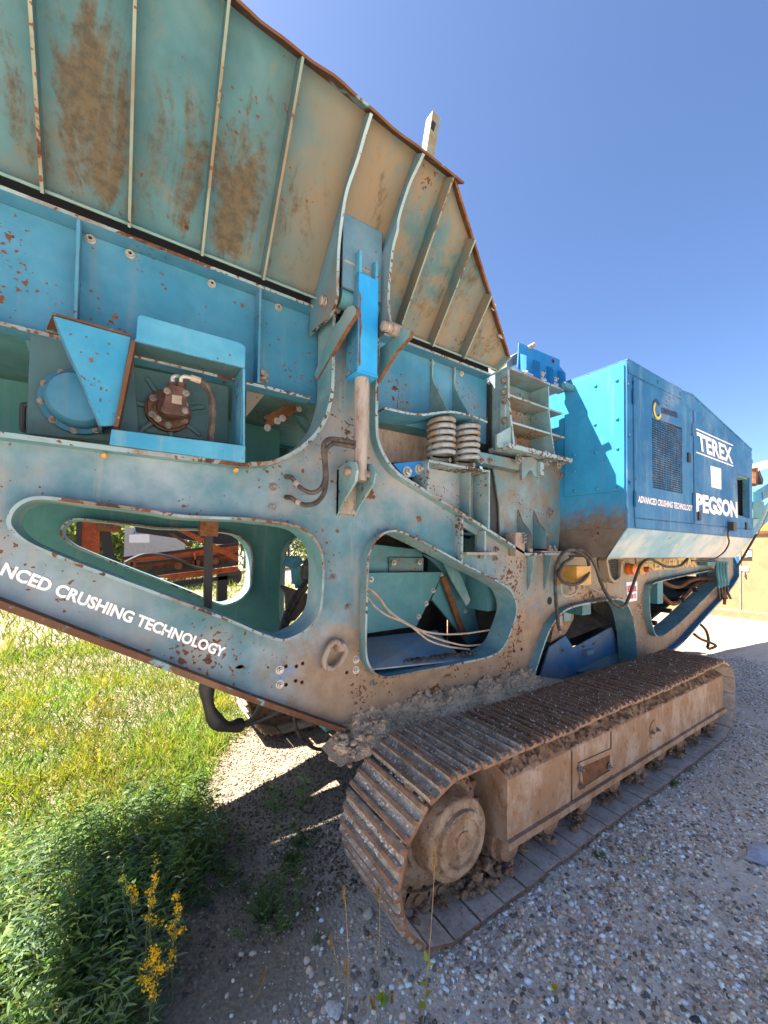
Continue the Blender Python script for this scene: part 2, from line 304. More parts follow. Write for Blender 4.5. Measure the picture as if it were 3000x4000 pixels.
    def build(s, name, mats, parent=None, smooth=False, mirror=False, label=None):
        o = link(name, s.mesh(name, mats, smooth), parent, label)
        if mirror:
            t = MB(); t.v = [(v[0], 2*YM-v[1], v[2]) for v in s.v]; t.f = [tuple(reversed(f)) for f in s.f]; t.m = s.m
            o2 = link(name, t.mesh(name, mats, smooth), mirror if mirror is not True else parent, None); return o, o2
        return o
def catmull(P, k=8):
    out = []
    for i in range(len(P)-1):
        p0, p1, p2, p3 = P[max(i-1, 0)], P[i], P[i+1], P[min(i+2, len(P)-1)]
        for j in range(k):
            t = j/k; out.append(.5*((2*p1)+(p2-p0)*t+(2*p0-5*p1+4*p2-p3)*t*t+(-p0+3*p1-3*p2+p3)*t**3))
    return out+[P[-1]]
def link(name, me, parent=None, label=None):
    o = bpy.data.objects.new(name, me); COL.objects.link(o)
    if parent: o.parent = parent
    if label: o['label'] = label
    return o
def tag(o, label=None, cat=None, group=None, kind=None):
    for k, v in (('label', label), ('category', cat), ('group', group), ('kind', kind)):
        if v: o[k] = v
    return o
def thing(name, label, cat, loc=(0, 0, 0), group=None):
    o = bpy.data.objects.new(name, None); COL.objects.link(o); o.location = loc; o.empty_display_size = .2
    return tag(o, label, cat, group)
YM = 2.725                                       # centre line of the machine
def circ(c, r, n=24, a0=0, a1=2*math.pi): return [(c[0]+r*math.cos(a0+(a1-a0)*i/n), c[1]+r*math.sin(a0+(a1-a0)*i/n)) for i in range(n)]
def smoothloop(P, k=4, closed=True):
    P = [Vector((p[0], p[1], 0)) for p in P]; n = len(P); out = []
    for i in range(n if closed else n-1):
        p0, p1, p2, p3 = P[i-1], P[i], P[(i+1) % n], P[(i+2) % n]
        if not closed: p0 = P[max(i-1, 0)]; p3 = P[min(i+2, n-1)]
        for j in range(k):
            t = j/k; q = .5*((2*p1)+(p2-p0)*t+(2*p0-5*p1+4*p2-p3)*t*t+(-p0+3*p1-3*p2+p3)*t**3); out.append((q.x, q.y))
    if not closed: out.append((P[-1].x, P[-1].y))
    return out
# shared hardware
def _bolt_mesh(nm, mat, r=.014, h=.012):
    return MB().lathe((0, 0, 0), (0, -1, 0), [(0, r*1.5), (.003, r*1.5), (.0031, r)], 12).lathe((0, 0, 0), (0, -1, 0), [(.003, r), (h, r), (h+.001, r*.8)], 6).lathe((0, 0, 0), (0, -1, 0), [(h, r*.5), (h+.012, r*.5)], 8).mesh(nm, mat)
BOLT = _bolt_mesh('bolt', 'zinc'); DBOLT = _bolt_mesh('dull_bolt', 'dullbolt')
NUT = MB().lathe((0, 0, 0), (0, -1, 0), [(0, .021), (.003, .021), (.0031, .015), (.013, .015), (.013, .008), (-.006, .008)], 12).mesh('nut', 'zinc')
def bolts(parent, zone, pts, me=None, X=None, Y=None, Z=None, name='bolt', sc=1.0, rot=None):
    for x, y in pts:
        o = link(name, me or BOLT, parent); o.location = at(zone, x, y, X=X, Y=Y, Z=Z) - (parent.location if parent.type == 'EMPTY' else Vector((0, 0, 0))); o.scale = (sc, sc, sc)
        o.rotation_euler = rot or (0, random.uniform(0, 1), 0)
def text(s, parent, mat, bl, br, tl, out=(0, -1, 0), lift=.004, offset=.0, name='lettering', shear=0.0, full=None, label=None):
    """flat lettering: box of s mapped on bl/br/tl; `full` extends s to the left with the same scale"""
    def mk(t):
        c = bpy.data.curves.new('t', 'FONT'); c.body = t; c.offset = offset; c.fill_mode = 'BOTH'; c.resolution_u = 3; c.shear = shear
        o = bpy.data.objects.new('t', c); COL.objects.link(o); bpy.context.view_layer.update()
        me = bpy.data.meshes.new_from_object(o.evaluated_get(bpy.context.evaluated_depsgraph_get()))
        bpy.data.objects.remove(o); return me
    me = mk(full or s); co = np.array([v.co[:] for v in me.vertices])
    ref = np.array([v.co[:] for v in mk(s).vertices]) if full else co
    w = ref[:, 0].max()-ref[:, 0].min(); h = ref[:, 1].max()-ref[:, 1].min(); xr = co[:, 0].max(); y0 = ref[:, 1].min()
    bl, br, tl, out = Vector(bl), Vector(br), Vector(tl), Vector(out)
    vs = [br + (br-bl)*((c[0]-xr)/w) + (tl-bl)*((c[1]-y0)/h) + out*lift for c in co]
    m = MB().add(vs, [tuple(p.vertices) for p in me.polygons]); return m.build(name, mat, parent, label=label)

# ================================================================== GROUND
def ground_h(x, y):
    """gentle lumps; soil heaped along the inner side of the near track"""
    h = .012*noise.noise(Vector((x*1.3, y*1.3, 0))) + .006*noise.noise(Vector((x*5, y*5, 3)))
    if 1.0 < y < 2.2 and x < 1.3: h += .03*max(0, 1-abs(y-1.75)/.45)*max(0, 1-abs(x-.75)/.6)
    return h

# ================================================================== MOBILE CRUSHER
CR = thing('mobile_crusher', 'large weathered blue and teal tracked crusher with ribbed feed hopper and dusty tracks', 'crusher', (2.5, YM, 0))
CRI = CR.matrix_world.copy()
def part(mb, name, mats, parent=None, **k):
    """crusher part built in world coordinates, parented so that it stays where it was built"""
    r = mb.build(name, mats, parent or CR, **k)
    for o in (r if isinstance(r, tuple) else (r,)):
        if o.parent is CR: o.location = (-2.5, -YM, 0)
    return r
YN, YF_ = 1.93, 2.12                             # near and far edge of the frame flanges
# ---- side frames (near one traced, far one mirrored)
T = XZ('X', [(0, 1696), (904, 1810), (985, 1812), (1067, 1805), (1157, 1763), (1230, 1700), (1275, 1627), (1298, 1537)], YN)
T = [(-1.2, T[0][1])] + T; T[1] = (T[1][0], T[1][1])
xcl = T[-1][0]; T.append((xcl+.004, 2.75)); T.append((xcl+.004, 3.10))
RT = XZ('5', [(135, 530), (133, 860), (150, 980), (200, 1090), (280, 1190), (400, 1270), (750, 1490), (930, 1600), (1210, 1780), (1480, 1775)], YN)
RT = [(RT[0][0], 3.10)] + RT
zf = RT[-1][1]; RT.append((7.6, zf))
END = XZ('M', [(1530, 250), (1490, 320), (1410, 420), (1270, 570), (1060, 800)], YN)
END = [(END[0][0], zf-.02)] + END + [(5.05, .62)]
BOT = XZ('X', [(1450, 2892), (989, 2734), (0, 2362)], YN); BOT = [(2.1, .62)] + BOT + [(-1.2, BOT[2][1] + (BOT[2][1]-BOT[1][1])/(BOT[2][0]-BOT[1][0])*(-1.2-BOT[2][0]))]
Ts = T[:2] + smoothloop(T[1:9], 4, False)[1:] + T[9:]
RTs = RT[:2] + smoothloop(RT[1:10], 4, False)[1:] + RT[10:]
ENDs = END[:1] + smoothloop(END[1:], 3, False)
outline = Ts + RTs + ENDs + BOT
w1 = XZ('7', [(55, 400), (70, 340), (110, 290), (170, 255), (240, 240), (340, 243), (500, 265), (800, 300), (1000, 330), (1200, 360)], YN) \
   + XZ('8', [(100, 418), (200, 430), (400, 455), (500, 480), (560, 520), (610, 570), (650, 640), (668, 740), (670, 850), (660, 1000), (640, 1100), (580, 1190), (500, 1250), (400, 1290), (330, 1285), (200, 1240)], YN) \
   + XZ('7', [(1500, 1040), (1300, 965), (1000, 855), (700, 745), (500, 670), (300, 590), (200, 545), (130, 500), (80, 450)], YN)
w2 = XZ('R', [(95, 400), (100, 330), (115, 270), (150, 200), (200, 130), (260, 85), (320, 65), (390, 62), (450, 80), (600, 150), (850, 280), (1050, 390), (1250, 490), (1400, 570), (1480, 620), (1530, 670), (1565, 750), (1580, 830), (1570, 920), (1530, 1040), (1480, 1170), (1440, 1230), (1400, 1270), (1300, 1320), (1100, 1365), (850, 1420), (600, 1465), (480, 1490), (330, 1520), (250, 1522), (180, 1495), (130, 1440), (95, 1370), (78, 1280), (75, 1150), (80, 900), (90, 600)], YN)
w3 = XZ('M', [(875, 737), (850, 720), (830, 660), (810, 560), (805, 430), (815, 350), (850, 305), (1100, 245), (1340, 200), (1400, 215), (1405, 250), (1350, 330), (1180, 505), (1040, 640), (930, 725)], YN)
arch = XZ('A', [(490, 960), (530, 830), (570, 720), (600, 670), (640, 625), (700, 597), (800, 577), (900, 562), (945, 575), (975, 620), (995, 700), (1005, 780), (1013, 900)], YN)
arch = [(arch[0][0]-.03, .66)] + arch + [(arch[-1][0]+.02, .66)]
boxhole = XZ('5', [(765, 1560), (905, 1640), (905, 1765), (765, 1765)], YN)
w1, w2, w3 = (smoothloop(w, 3) for w in (w1, w2, w3))
archs = arch[:1] + smoothloop(arch[1:-1], 3, False) + arch[-1:]
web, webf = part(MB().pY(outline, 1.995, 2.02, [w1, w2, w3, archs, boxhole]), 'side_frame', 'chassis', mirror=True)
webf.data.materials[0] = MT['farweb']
def fl(path, name, th=.02, closed=False, mats=('lip', 'edge'), y0=YN, y1=YF_, wob=0.0):
    a, b = MB().strip(path, th, y0, y1, closed, wob=wob).build(name, mats, web, mirror=webf); return a, b
fl(Ts, 'top_flange'); fl(RTs, 'raked_flange'); fl(ENDs, 'end_flange', mats=('encl', 'edge'))
fl(BOT, 'bottom_flange', .026, mats=('rustedge', 'rustedge'))
fl(w1, 'window_lip', .013, True); fl(w2, 'window_lip', .013, True); fl(w3, 'window_lip', .012, True); fl(archs, 'arch_lip', .016)
# stiffeners and the small open box between the rake and the window
for xa, ya, yb in ((750, 1492, 1835), (915, 1600, 1810)):
    p = at('5', xa, ya, Y=YN); q = at('5', xa, yb, Y=YN)
    MB().box((p.x-.008, YN, q.z), (p.x+.008, 1.995, p.z-.012)).build('stiffener', 'edge', web)
p = at('5', 765, 1770, Y=YN); q = at('5', 990, 1772, Y=YN)
MB().box((p.x, YN-.02, p.z-.012), (q.x, 1.995, p.z+.006)).build('shelf', 'brownsteel', web)
MB().box((p.x-.02, 2.25, p.z), (q.x, 2.26, p.z+.3)).build('box_backing', 'dark', web)
for xx in ((495, 440), (578, 525)):
    a = at('A', xx[0], 345, Y=YN); b = at('A', xx[0]-38, 430, Y=1.96); c = at('A', xx[1], 520, Y=1.99)
    MB().pX([(1.995, a.z), (YN, a.z), (YN+.015, a.z-.1), (1.975, a.z-.25), (1.995, c.z)], a.x-.006, a.x+.006).build('gusset', 'lip', web)
bolts(web, '8', [(355, 1505), (355, 1610), (905, 1430), (903, 1505)], Y=1.995, sc=1.1)
bolts(web, '8', [(400, 1480), (475, 1480), (520, 1460), (400, 1612), (470, 1585), (515, 1595), (838, 1525)], MB().lathe((0, 0, 0), (0, -1, 0), [(0, .011), (.0015, .011), (.0015, .007), (-.004, .007)], 10).mesh('bolt_hole', 'rust'), Y=1.995, name='bolt_hole')
bolts(web, '8', [(1020, 1605), (305, 188), (303, 330), (740, 838), (845, 1052)], DBOLT, Y=1.995)
bolts(web, '5', [(990, 1745), (980, 1812), (1095, 1750), (1120, 1768)], DBOLT, Y=1.995, sc=1.4)
bolts(web, 'A', [(393, 820), (430, 812)], MB().lathe((0, 0, 0), (0, -1, 0), [(0, .014), (.001, .014)], 10).mesh('drain_hole', 'dark'), Y=1.995, name='drain_hole')
bolts(web, 'A', [(570, 570)], MB().lathe((0, 0, 0), (0, -1, 0), [(0, .035), (.001, .035)], 14).mesh('round_hole', 'dark'), Y=1.995, name='round_hole')
bolts(web, '3', [(678, 1463), (1525, 1556)], MB().lathe((0, 0, 0), (0, -1, 0), [(0, .012), (.02, .012), (.03, .006)], 8).mesh('grease_nipple', 'yellow'), Y=1.96, name='grease_nipple')
# lifting link on a pad
lk = at('8', 750, 1390, Y=1.965)
lp = [at('8', x, y, Y=1.958) for x, y in [(795, 1330), (760, 1300), (720, 1330), (690, 1385), (675, 1440), (690, 1485), (735, 1497), (775, 1470), (810, 1425), (832, 1380), (825, 1345), (795, 1330)]]
LK = MB().tube(lp, .0165, 10).build('lifting_link', 'brownsteel', web, smooth=True)
pc = at('8', 795, 1335, Y=1.97)
MB().lathe(pc+Vector((0, .03, 0)), (0, -1, 0), [(0, .038), (.03, .034), (.05, .028), (.06, .02)], 14).build('link_boss', 'brownsteel', web, smooth=True)
# lettering on the lower frame
bl = at('7', 345, 868, Y=1.995); br = at('7', 1442, 1276, Y=1.995); tl = at('7', 385, 790, Y=1.995)
text('CRUSHING TECHNOLOGY', web, 'letterworn', bl, br, tl, full='ADVANCED CRUSHING TECHNOLOGY', offset=.036, lift=.003)
# cross members between the side frames
for a, b, nm in (((-1.18, 2.02, 1.95), (-1.08, 3.43, 2.15), 'cross_member'), ((1.03, 2.15, .70), (1.17, 3.3, .95), 'cross_member'), ((3.6, 2.02, 1.2), (3.75, 3.43, 1.5), 'cross_member'), ((5.2, 2.02, 1.2), (5.35, 3.43, 1.7), 'cross_member')):
    part(MB().box(a, b), nm, 'inner')

# ---- feeder trough frame
ZT, ZB = 3.204, 2.667; YFP = 2.165
fe, fe2 = part(MB().box((-1.45, YFP, ZB), (2.44, YFP+.015, ZT)), 'feeder_side_plate', 'feeder', mirror=True)
for z, nm, y0 in ((ZT, 'top_flange', 2.08), (ZB, 'bottom_flange', 2.08)):
    xe = 2.40 if z == ZT else at('4', 655, 1330, Y=2.08).x
    MB().strip([(-1.45, z-.006), (xe, z-.006)], .016, y0, YFP-.001).build(nm, ('feeder', 'edge'), fe, mirror=fe2)
for x0, zt in ((at('3', 500, 200, Y=2.08).x, ZT), (at('4', 240, 800, Y=2.08).x, ZT), (-.95, ZT)):
    MB().box((x0-.007, 2.085, ZB+.01), (x0+.007, YFP-.001, ZT-.01)).build('stiffener', 'feeder', fe)
bolts(fe, '3', [(585, 58), (843, 155), (1372, 347)], NUT, Y=YFP, name='nut'); bolts(fe, '4', [(388, 625)], NUT, Y=YFP, name='nut')
bolts(fe, '5', [(528, 405), (742, 480), (935, 545)], NUT, Y=YFP, name='nut'); bolts(fe, '4', [(245, 1180)], DBOLT, Y=YFP, sc=2.2)
bolts(fe, '5', [(325, 780)], DBOLT, Y=2.09, sc=1.3)
# feeder pan, rear wall and grizzly end
part(MB().box((-1.45, YFP+.02, ZB+.02), (2.3, 2*YM-YFP-.02, ZB+.06)), 'feeder_pan', 'inner')
# spring seat on the feeder with curved gussets
st = XZ('5', [(133, 757), (360, 803), (500, 788), (600, 780), (700, 795), (780, 818), (862, 850)], 2.02)
MB().strip(smoothloop(st, 3, False), .014, 1.93, YFP-.001).build('spring_seat_plate', ('feeder', 'edge'), fe)
for pts in ([(510, 330), (515, 430), (540, 530), (580, 610), (625, 700), (667, 778)], [(672, 392), (680, 480), (695, 570), (735, 660), (785, 750), (832, 828)]):
    X0 = at('5', pts[-1][0], pts[-1][1], Y=1.95).x
    e = YZ('5', pts, X0); e = [(min(max(y, 1.93), YFP-.02), z) for y, z in e]
    MB().pX(smoothloop(e, 3, False)+[(YFP-.001, e[-1][1]), (YFP-.001, e[0][1])], X0-.007, X0+.007).build('spring_gusset', 'lip', fe)
pl = XZ('5', [(935, 660), (1010, 685), (1003, 830), (925, 815)], YFP-.008)
lw = MB().pY(pl, YFP-.012, YFP).build('bolted_plate', 'crusher', fe); bolts(fe, '5', [(968, 708), (968, 795)], Y=YFP-.012)
pl = XZ('5', [(920, 860), (1030, 880), (1010, 950), (918, 935)], YFP)
MB().pY(pl, YFP-.004, YFP+.02).build('rusty_liner', 'rust', fe)
# coil springs on the seat box
def spring(cx, cy, z0, z1, r, wr, turns):
    n = int(turns*20); pts = [(cx+r*math.cos(2*math.pi*i/20), cy+r*math.sin(2*math.pi*i/20), z0+(z1-z0)*i/n) for i in range(n+1)]
    return part(MB().tube(pts, wr, 10, False), 'coil_spring', 'springsteel', smooth=True)
for xx, yt, yb in ((597, 800, 1105), (777, 850, 1140)):
    a = at('5', xx, yt, Y=2.02); b = at('5', xx, yb, Y=2.02)
    spring(a.x, 2.02, b.z+.015, a.z+.0, .086, .0165, 6.3)
# spring seat box on the raked flange
sb = XZ('5', [(497, 1100), (937, 1170), (932, 1592), (752, 1490), (492, 1312)], 1.93)
BX = part(MB().pY(sb, 2.07, 2.085), 'spring_box', 'chassis')
(ax, az), (bx, bz), (cx_, cz), (dx, dz), (ex, ez) = sb
MB().box((ax, 1.915, az-.016), (bx, 2.115, az)).build('top_plate', 'edge', BX)
MB().box((ax-.006, 1.92, ez-.01), (ax+.008, 2.07, az-.016)).build('side_plate', 'lip', BX)
MB().box((bx-.010, 1.92, cz-.005), (bx+.006, 2.07, az-.016)).build('side_plate', 'lip', BX)
MB().box((bx-.15, 1.97, cz+.08), (bx-.142, 2.07, az-.016)).build('inner_web', 'lip', BX)
bolts(BX, '5', [(885, 1235)], Y=2.07, sc=1.6)
ub = XZ('5', [(235, 1130), (480, 1105), (478, 1205), (330, 1235)], 2.02)
UB = MB().pY(ub, 2.0, 2.03).build('blue_bracket', 'hood', BX); bolts(BX, '5', [(350, 1185), (435, 1170)], Y=2.0, sc=1.7)
# beam behind the springs and the dark space below the feeder
part(MB().pY(XZ('5', [(135, 870), (500, 945), (500, 1110), (230, 1120), (150, 1000)], 2.26), 2.26, 2.275), 'inner_plate', 'brownsteel')
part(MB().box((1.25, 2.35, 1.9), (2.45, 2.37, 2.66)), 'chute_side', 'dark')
part(MB().pY(XZ('5', [(840, 930), (1010, 960), (1000, 1050), (840, 1040)], 2.2), 2.2, 2.3), 'rubber_mount', 'rubber')
part(MB().pY(XZ('5', [(932, 1140), (968, 1150), (1000, 1300), (1012, 1420), (1022, 1600), (985, 1650), (940, 1600)], 2.10), 2.10, 2.115), 'rubber_skirt', 'rubber')

# ---- hopper: flared wings with ribs
ZH, YH = 3.243, 2.08; DW = Vector((0, -.613, .79)); NW = Vector((0, -.79, -.613))     # wing direction (up, out) and outward normal
def wing(z, x, y):
    d = ray(z, x, y); n = Vector((0, .79, .613)); t = n.dot(Vector((0, YH, ZH))-CAMP)/n.dot(d); return CAMP+d*t
def woff(x, y, dd=.072):
    d = ray('X', x, y); n = Vector((0, .79, .613)); t = n.dot(Vector((0, YH, ZH))+NW*dd-CAMP)/n.dot(d); return CAMP+d*t
S_RIM = .84
def rimS(x): return .848-.0293*(x-.314)
pr, pb = woff(1790, 690), woff(1990, 1392, .04)
def smax(x):
    if x <= pr.x: return rimS(x)
    return rimS(pr.x) + (x-pr.x)/(pb.x-pr.x)*(.125-rimS(pr.x))
ribx = [woff(*p).x for p in [(165, 735), (505, 880), (790, 985), (1030, 1080)]]
X5, XA = woff(1455, 440).x, woff(1656, 597).x
XB, XC, XD = (woff(*p).x for p in [(1763, 705), (1844, 958), (1913, 1166)])
allribs = [-1.5, -1.2, -.92, -.62] + ribx + [X5, XA, XB, XC, XD]
xs = sorted(set(list(np.linspace(-1.6, pb.x, 90)) + [pr.x]))
vs, fs = [], []; NS = 10
def bulge(x, s):
    k = max([r for r in [-1.6]+allribs if r <= x+1e-6]); nx = min([r for r in allribs+[pb.x] if r > x+1e-6] or [pb.x]); t = (x-k)/max(nx-k, .01)
    return math.sin(math.pi*min(max(t, 0), 1))*(.006+.010*noise.noise(Vector((x*2.1, s*3, 1))))
for x in xs:
    for j in range(NS+1):
        sv = smax(x)*j/NS; p = Vector((x, YH, ZH)) + DW*sv + NW*(-bulge(x, sv)); vs.append(p)
n1 = NS+1
for i in range(len(xs)-1):
    for j in range(NS): fs.append((i*n1+j, (i+1)*n1+j, (i+1)*n1+j+1, i*n1+j+1))
back = [v - NW*.012 for v in vs]; o = len(vs); fs += [tuple(k+o for k in reversed(f)) for f in fs]
per = [(i*n1+NS) for i in range(len(xs))]; fs += [(per[i], per[i+1], per[i+1]+o, per[i]+o) for i in range(len(per)-1)]
fs += [(i*n1, (i+1)*n1, (i+1)*n1+o, i*n1+o) for i in range(len(xs)-1)]
hw, hwf = part(MB().add(vs+back, fs), 'hopper_wing', 'wing', mirror=True, smooth=True)
def baymask(x, s):
    k = max([r for r in [-1.6]+allribs if r <= x+1e-6]); nx = min([r for r in allribs+[pb.x] if r > x+1e-6] or [pb.x]); t = min(max((x-k)/max(nx-k, .01), 0), 1)
    return max(0, math.sin(math.pi*t))**.6*min(1, max(0, (s-.02)/.08))*max(0, min(1, (1.02-s/S_RIM)/.45))*(.25 if x > .62 else (.6, 1.0, .75, 1.05, .62, .72)[int(abs(k*7.3)) % 6])
_bm = [baymask(v[0], (v[2]-ZH)/.79) for v in vs]*2
for _o in (hw, hwf):
    _a = _o.data.attributes.new('bay', 'FLOAT', 'POINT'); _a.data.foreach_set('value', np.array(_bm, dtype=np.float32))
def rib(x, s0, s1, depth=.085, th=.011):
    a = Vector((x, YH, ZH)) + DW*s0; b = Vector((x, YH, ZH)) + DW*s1; q = Vector((th/2, 0, 0))
    vs = [a-q, a+q, b+q, b-q, a-q+NW*depth, a+q+NW*depth, b+q+NW*depth, b-q+NW*depth]
    return MB().add(vs, [(0, 1, 2, 3), (4, 7, 6, 5), (0, 4, 5, 1), (1, 5, 6, 2), (2, 6, 7, 3), (3, 7, 4, 0)], [0, 1, 0, 0, 0, 0])
for x in [-1.5, -1.2, -.92, -.62] + ribx + [XB, XC, XD]:
    rib(x, 0.0, smax(x)-.012).build('rib', ('wing', 'ribedge'), hw, mirror=hwf)
# bottom angle of the wing and folded rim with dents
def along(x, s, d): return Vector((x, YH, ZH)) + DW*s + NW*d
def ribbon(pts4, closed=True):
    """list of cross-sections (4 corners each) -> box ribbon"""
    vs = [p for q in pts4 for p in q]; n = len(pts4)
    fs = [(i*4+k, i*4+(k+1) % 4, (i+1)*4+(k+1) % 4, (i+1)*4+k) for i in range(n-1) for k in range(4)] + [(0, 3, 2, 1), tuple(4*(n-1)+k for k in range(4))]
    return MB().add(vs, fs)
ribbon([[along(x, .004, .05), along(x, .016, .05), along(x, .016, -.03), along(x, .004, -.03)] for x in (-1.6, 2.44)]).build('bottom_angle', 'rib', hw, mirror=hwf)
rx = np.linspace(-1.6, pr.x+.05, 70)
def dent(x): return .018*noise.noise(Vector((x*3.3, 2, 5))) + .010*noise.noise(Vector((x*9, 1, 2))) if x < 1.2 else 0
ribbon([[along(x, rimS(x)-.004+dent(x)*.4, .072+dent(x)*.4), along(x, rimS(x)+.006+dent(x)*.4, .072+dent(x)*.4), along(x, rimS(x)+.008, -.02), along(x, rimS(x)-.004, -.02)] for x in rx]).build('rim', 'rustedge', hw, mirror=hwf)
ribbon([[along(x, s, .04), along(x+.012, s+.007, .04), along(x+.012, s+.007, -.02), along(x, s, -.02)] for x, s in ((pr.x, rimS(pr.x)-.005), (pb.x, .125))]).build('end_flange', 'rust', hw, mirror=hwf)
ribbon([[along(x, s, .055), along(x+.02, s+.006, .055), along(x+.02, s+.006, -.02), along(x, s, -.02)] for x, s in ((pb.x, .125), (pb.x-.07, -.005))]).build('end_flange', 'rib', hw, mirror=hwf)
for z, x, y in (('5', 960, 12), ('5', 1015, 210)):
    b_ = link('bolt', BOLT, hw); b_.location = wing(z, x, y)+NW*.01; b_.scale = (1.4,)*3; b_.rotation_euler = (math.radians(-38), 0, 0)
# rear wall of the hopper and square post on the rim
p0, p1 = along(-1.6, 0, 0), along(-1.6, S_RIM, 0)
part(MB().pX([(p0.y, p0.z), (p1.y, p1.z), (2*YM-p1.y, p1.z), (2*YM-p0.y, p0.z)], -1.715, -1.7), 'hopper_rear_wall', 'wing')
pa = woff(1668, 590); pt = at('2', 1170, 680, X=pa.x)
PB = Vector((pa.x-.015, pa.y+.10, pa.z-.05)); q0 = at('2', 1150, 870, Y=PB.y); q1 = at('2', 1195, 700, Y=PB.y)
MB().bar(q0-Vector((0, 0, .12)), q1, .055, .055, (0, 1, 0)).build('post', 'ribedge', hw); MB().bar(q0+(q1-q0)*.45+Vector((-.002, -.0285, 0)), q0+(q1-q0)*.72+Vector((-.002, -.0285, 0)), .024, .002, (0, 1, 0)).build('post_slot', 'dark', hw)
part(MB().box((-1.45, 2.135, 3.212), (2.42, 2.16, 3.52)), 'hopper_light_seal', 'dark', mirror=True)  # seal raised out of view inside the hopper to stop a slit of sun
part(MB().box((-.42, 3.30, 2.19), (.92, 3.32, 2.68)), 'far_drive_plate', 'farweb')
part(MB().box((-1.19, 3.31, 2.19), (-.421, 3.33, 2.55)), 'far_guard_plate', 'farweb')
# hinge gussets either side of the ram
def gus(xt, xl_, edge_pts, th=.016):
    # the plate leans: xt at the rim, xl_ from the crease down
    xf = lambda z: xl_+(xt-xl_)*min(1, max(0, (z-3.58)/.32)); e = []
    for z, pts in edge_pts:
        for x, y in pts:
            X0 = xt
            for _ in range(6): p = at(z, x, y, X=X0); X0 = xf(p.z)
            e.append((p.y, p.z))
    e = smoothloop(e, 3, False)
    inner = [(2.14, e[-1][1]+.0), (2.12, 3.26), (YH, ZH), (YH-.613*(rimS(xt)-.01), ZH+.79*(rimS(xt)-.01))]
    return MB().slab([e+inner], lambda u, v, t: (xf(v)+t, u, v), -th/2, th/2, 0, 1).build('hinge_gusset', ('gussetpaint', 'edge'), hw)
XA2 = wing('2', 890, 1390).x + .006
gus(X5, X5-.036, [('2', [(832, 668), (790, 800), (750, 940), (690, 1110), (655, 1310)]), ('4', [(880, 130), (875, 230), (870, 380), (868, 510), (855, 590), (820, 680), (770, 740), (712, 780)])])
gus(XA, XA2, [('2', [(1140, 905), (1095, 1000), (1050, 1100), (990, 1300)]), ('4', [(1355, 0), (1320, 130), (1300, 300), (1283, 500), (1285, 640), (1300, 740), (1285, 800), (1240, 830)])])
v0 = wing('2', 690, 1255); v1 = at('4', 890, 440, Y=v0.y)
MB().box((X5+.006, v0.y+.004, v1.z), (XA2-.004, v0.y+.016, v0.z)).build('ram_back_plate', 'platepale', hw)
MB().lathe((X5+.01, v0.y+.06, v1.z-.03), (1, 0, 0), [(0, .05), (XA2-X5-.02, .05)], 14).build('torque_tube', 'inner', hw, smooth=True)
for X0, z, x, y in ((X5, '4', 815, 600), (XA2, '4', 1310, 800)):
    p = at(z, x, y, X=X0); PN = MB().lathe(p+Vector((.05, 0, 0)), (-1, 0, 0), [(0, .034), (.06, .034), (.061, .026), (.11, .026), (.115, .02)], 14).build('hinge_pin', 'brownsteel', hw, smooth=True)
    MB().tube([p+Vector((-.05, .02*math.cos(a)-.03, -.02*math.sin(a)-.02)) for a in np.linspace(0, 5.5, 10)], .003, 6).build('lynch_pin', 'zinc', hw)
# column brackets with rounded ends
for X0, base in ((xcl, [(715, 1215), (690, 1175), (845, 800), (900, 730), (945, 650), (975, 620), (1010, 610), (1035, 635), (1035, 680), (960, 790)]),
                 (RT[0][0], [(1200, 1235), (1215, 1150), (1225, 960), (1275, 925), (1340, 840), (1385, 797), (1440, 797), (1475, 815), (1465, 870), (1350, 990)])):
    MB().pX(YZ('4', base, X0-.004), X0-.016, X0+.006, side=1).build('column_bracket', ('lip', 'rust'), web)
part(MB().box((xcl+.01, 2.03, 2.3), (RT[0][0]-.01, 2.045, 3.1)), 'column_web', 'feeder')
# ---- hydraulic ram
XR, YR = 1.062, 1.835; zt = at('4', 1090, 300, Y=YR).z; zbar = at('4', 1100, 1200, Y=YR).z; zb_ = at('8', 880, 100, Y=YR).z
hb = .062
q = [(XR-hb, YR-hb), (XR+hb, YR-hb), (XR+hb, YR+hb), (XR-hb, YR+hb)]
RM = part(MB().slab([q], lambda u, v, t: (u, v, t), zbar, zt-.09).box((XR-hb-.004, YR-hb-.004, zbar-.012), (XR+hb+.004, YR+hb+.004, zbar)), 'hydraulic_ram', 'bright')
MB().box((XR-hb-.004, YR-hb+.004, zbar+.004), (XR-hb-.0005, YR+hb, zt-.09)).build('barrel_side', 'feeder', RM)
MB().pY([(XR-hb+.004, zbar+.02), (XR-hb+.018, zbar+.03), (XR-hb+.014, zbar+.16), (XR-hb+.022, zbar+.24), (XR-hb+.012, zbar+.33), (XR-hb+.016, zbar+.40), (XR-hb+.004, zbar+.43), (XR-hb+.007, zbar+.2)], YR-hb-.0015, YR-hb-.0004).build('rust_streak', 'rust', RM)
MB().box((XR-hb+.001, YR-hb, zt-.09), (XR-hb+.02, YR+hb, zt+.03)).build('clevis_ear', 'guard', RM)
MB().box((XR+hb-.02, YR-hb, zt-.09), (XR+hb-.001, YR+hb, zt+.015)).build('clevis_ear', 'guard', RM)
MB().lathe((XR-.13, YR, zt-.03), (1, 0, 0), [(0, .018), (.004, .022), (.22, .022)], 12).build('ram_pin', 'brownsteel', RM, smooth=True)
MB().lathe((XR, YR, zb_-.03), (0, 0, 1), [(0, .036), (zbar-zb_+.03, .040)], 20).build('ram_rod_tube', 'rodsteel', RM, smooth=True)
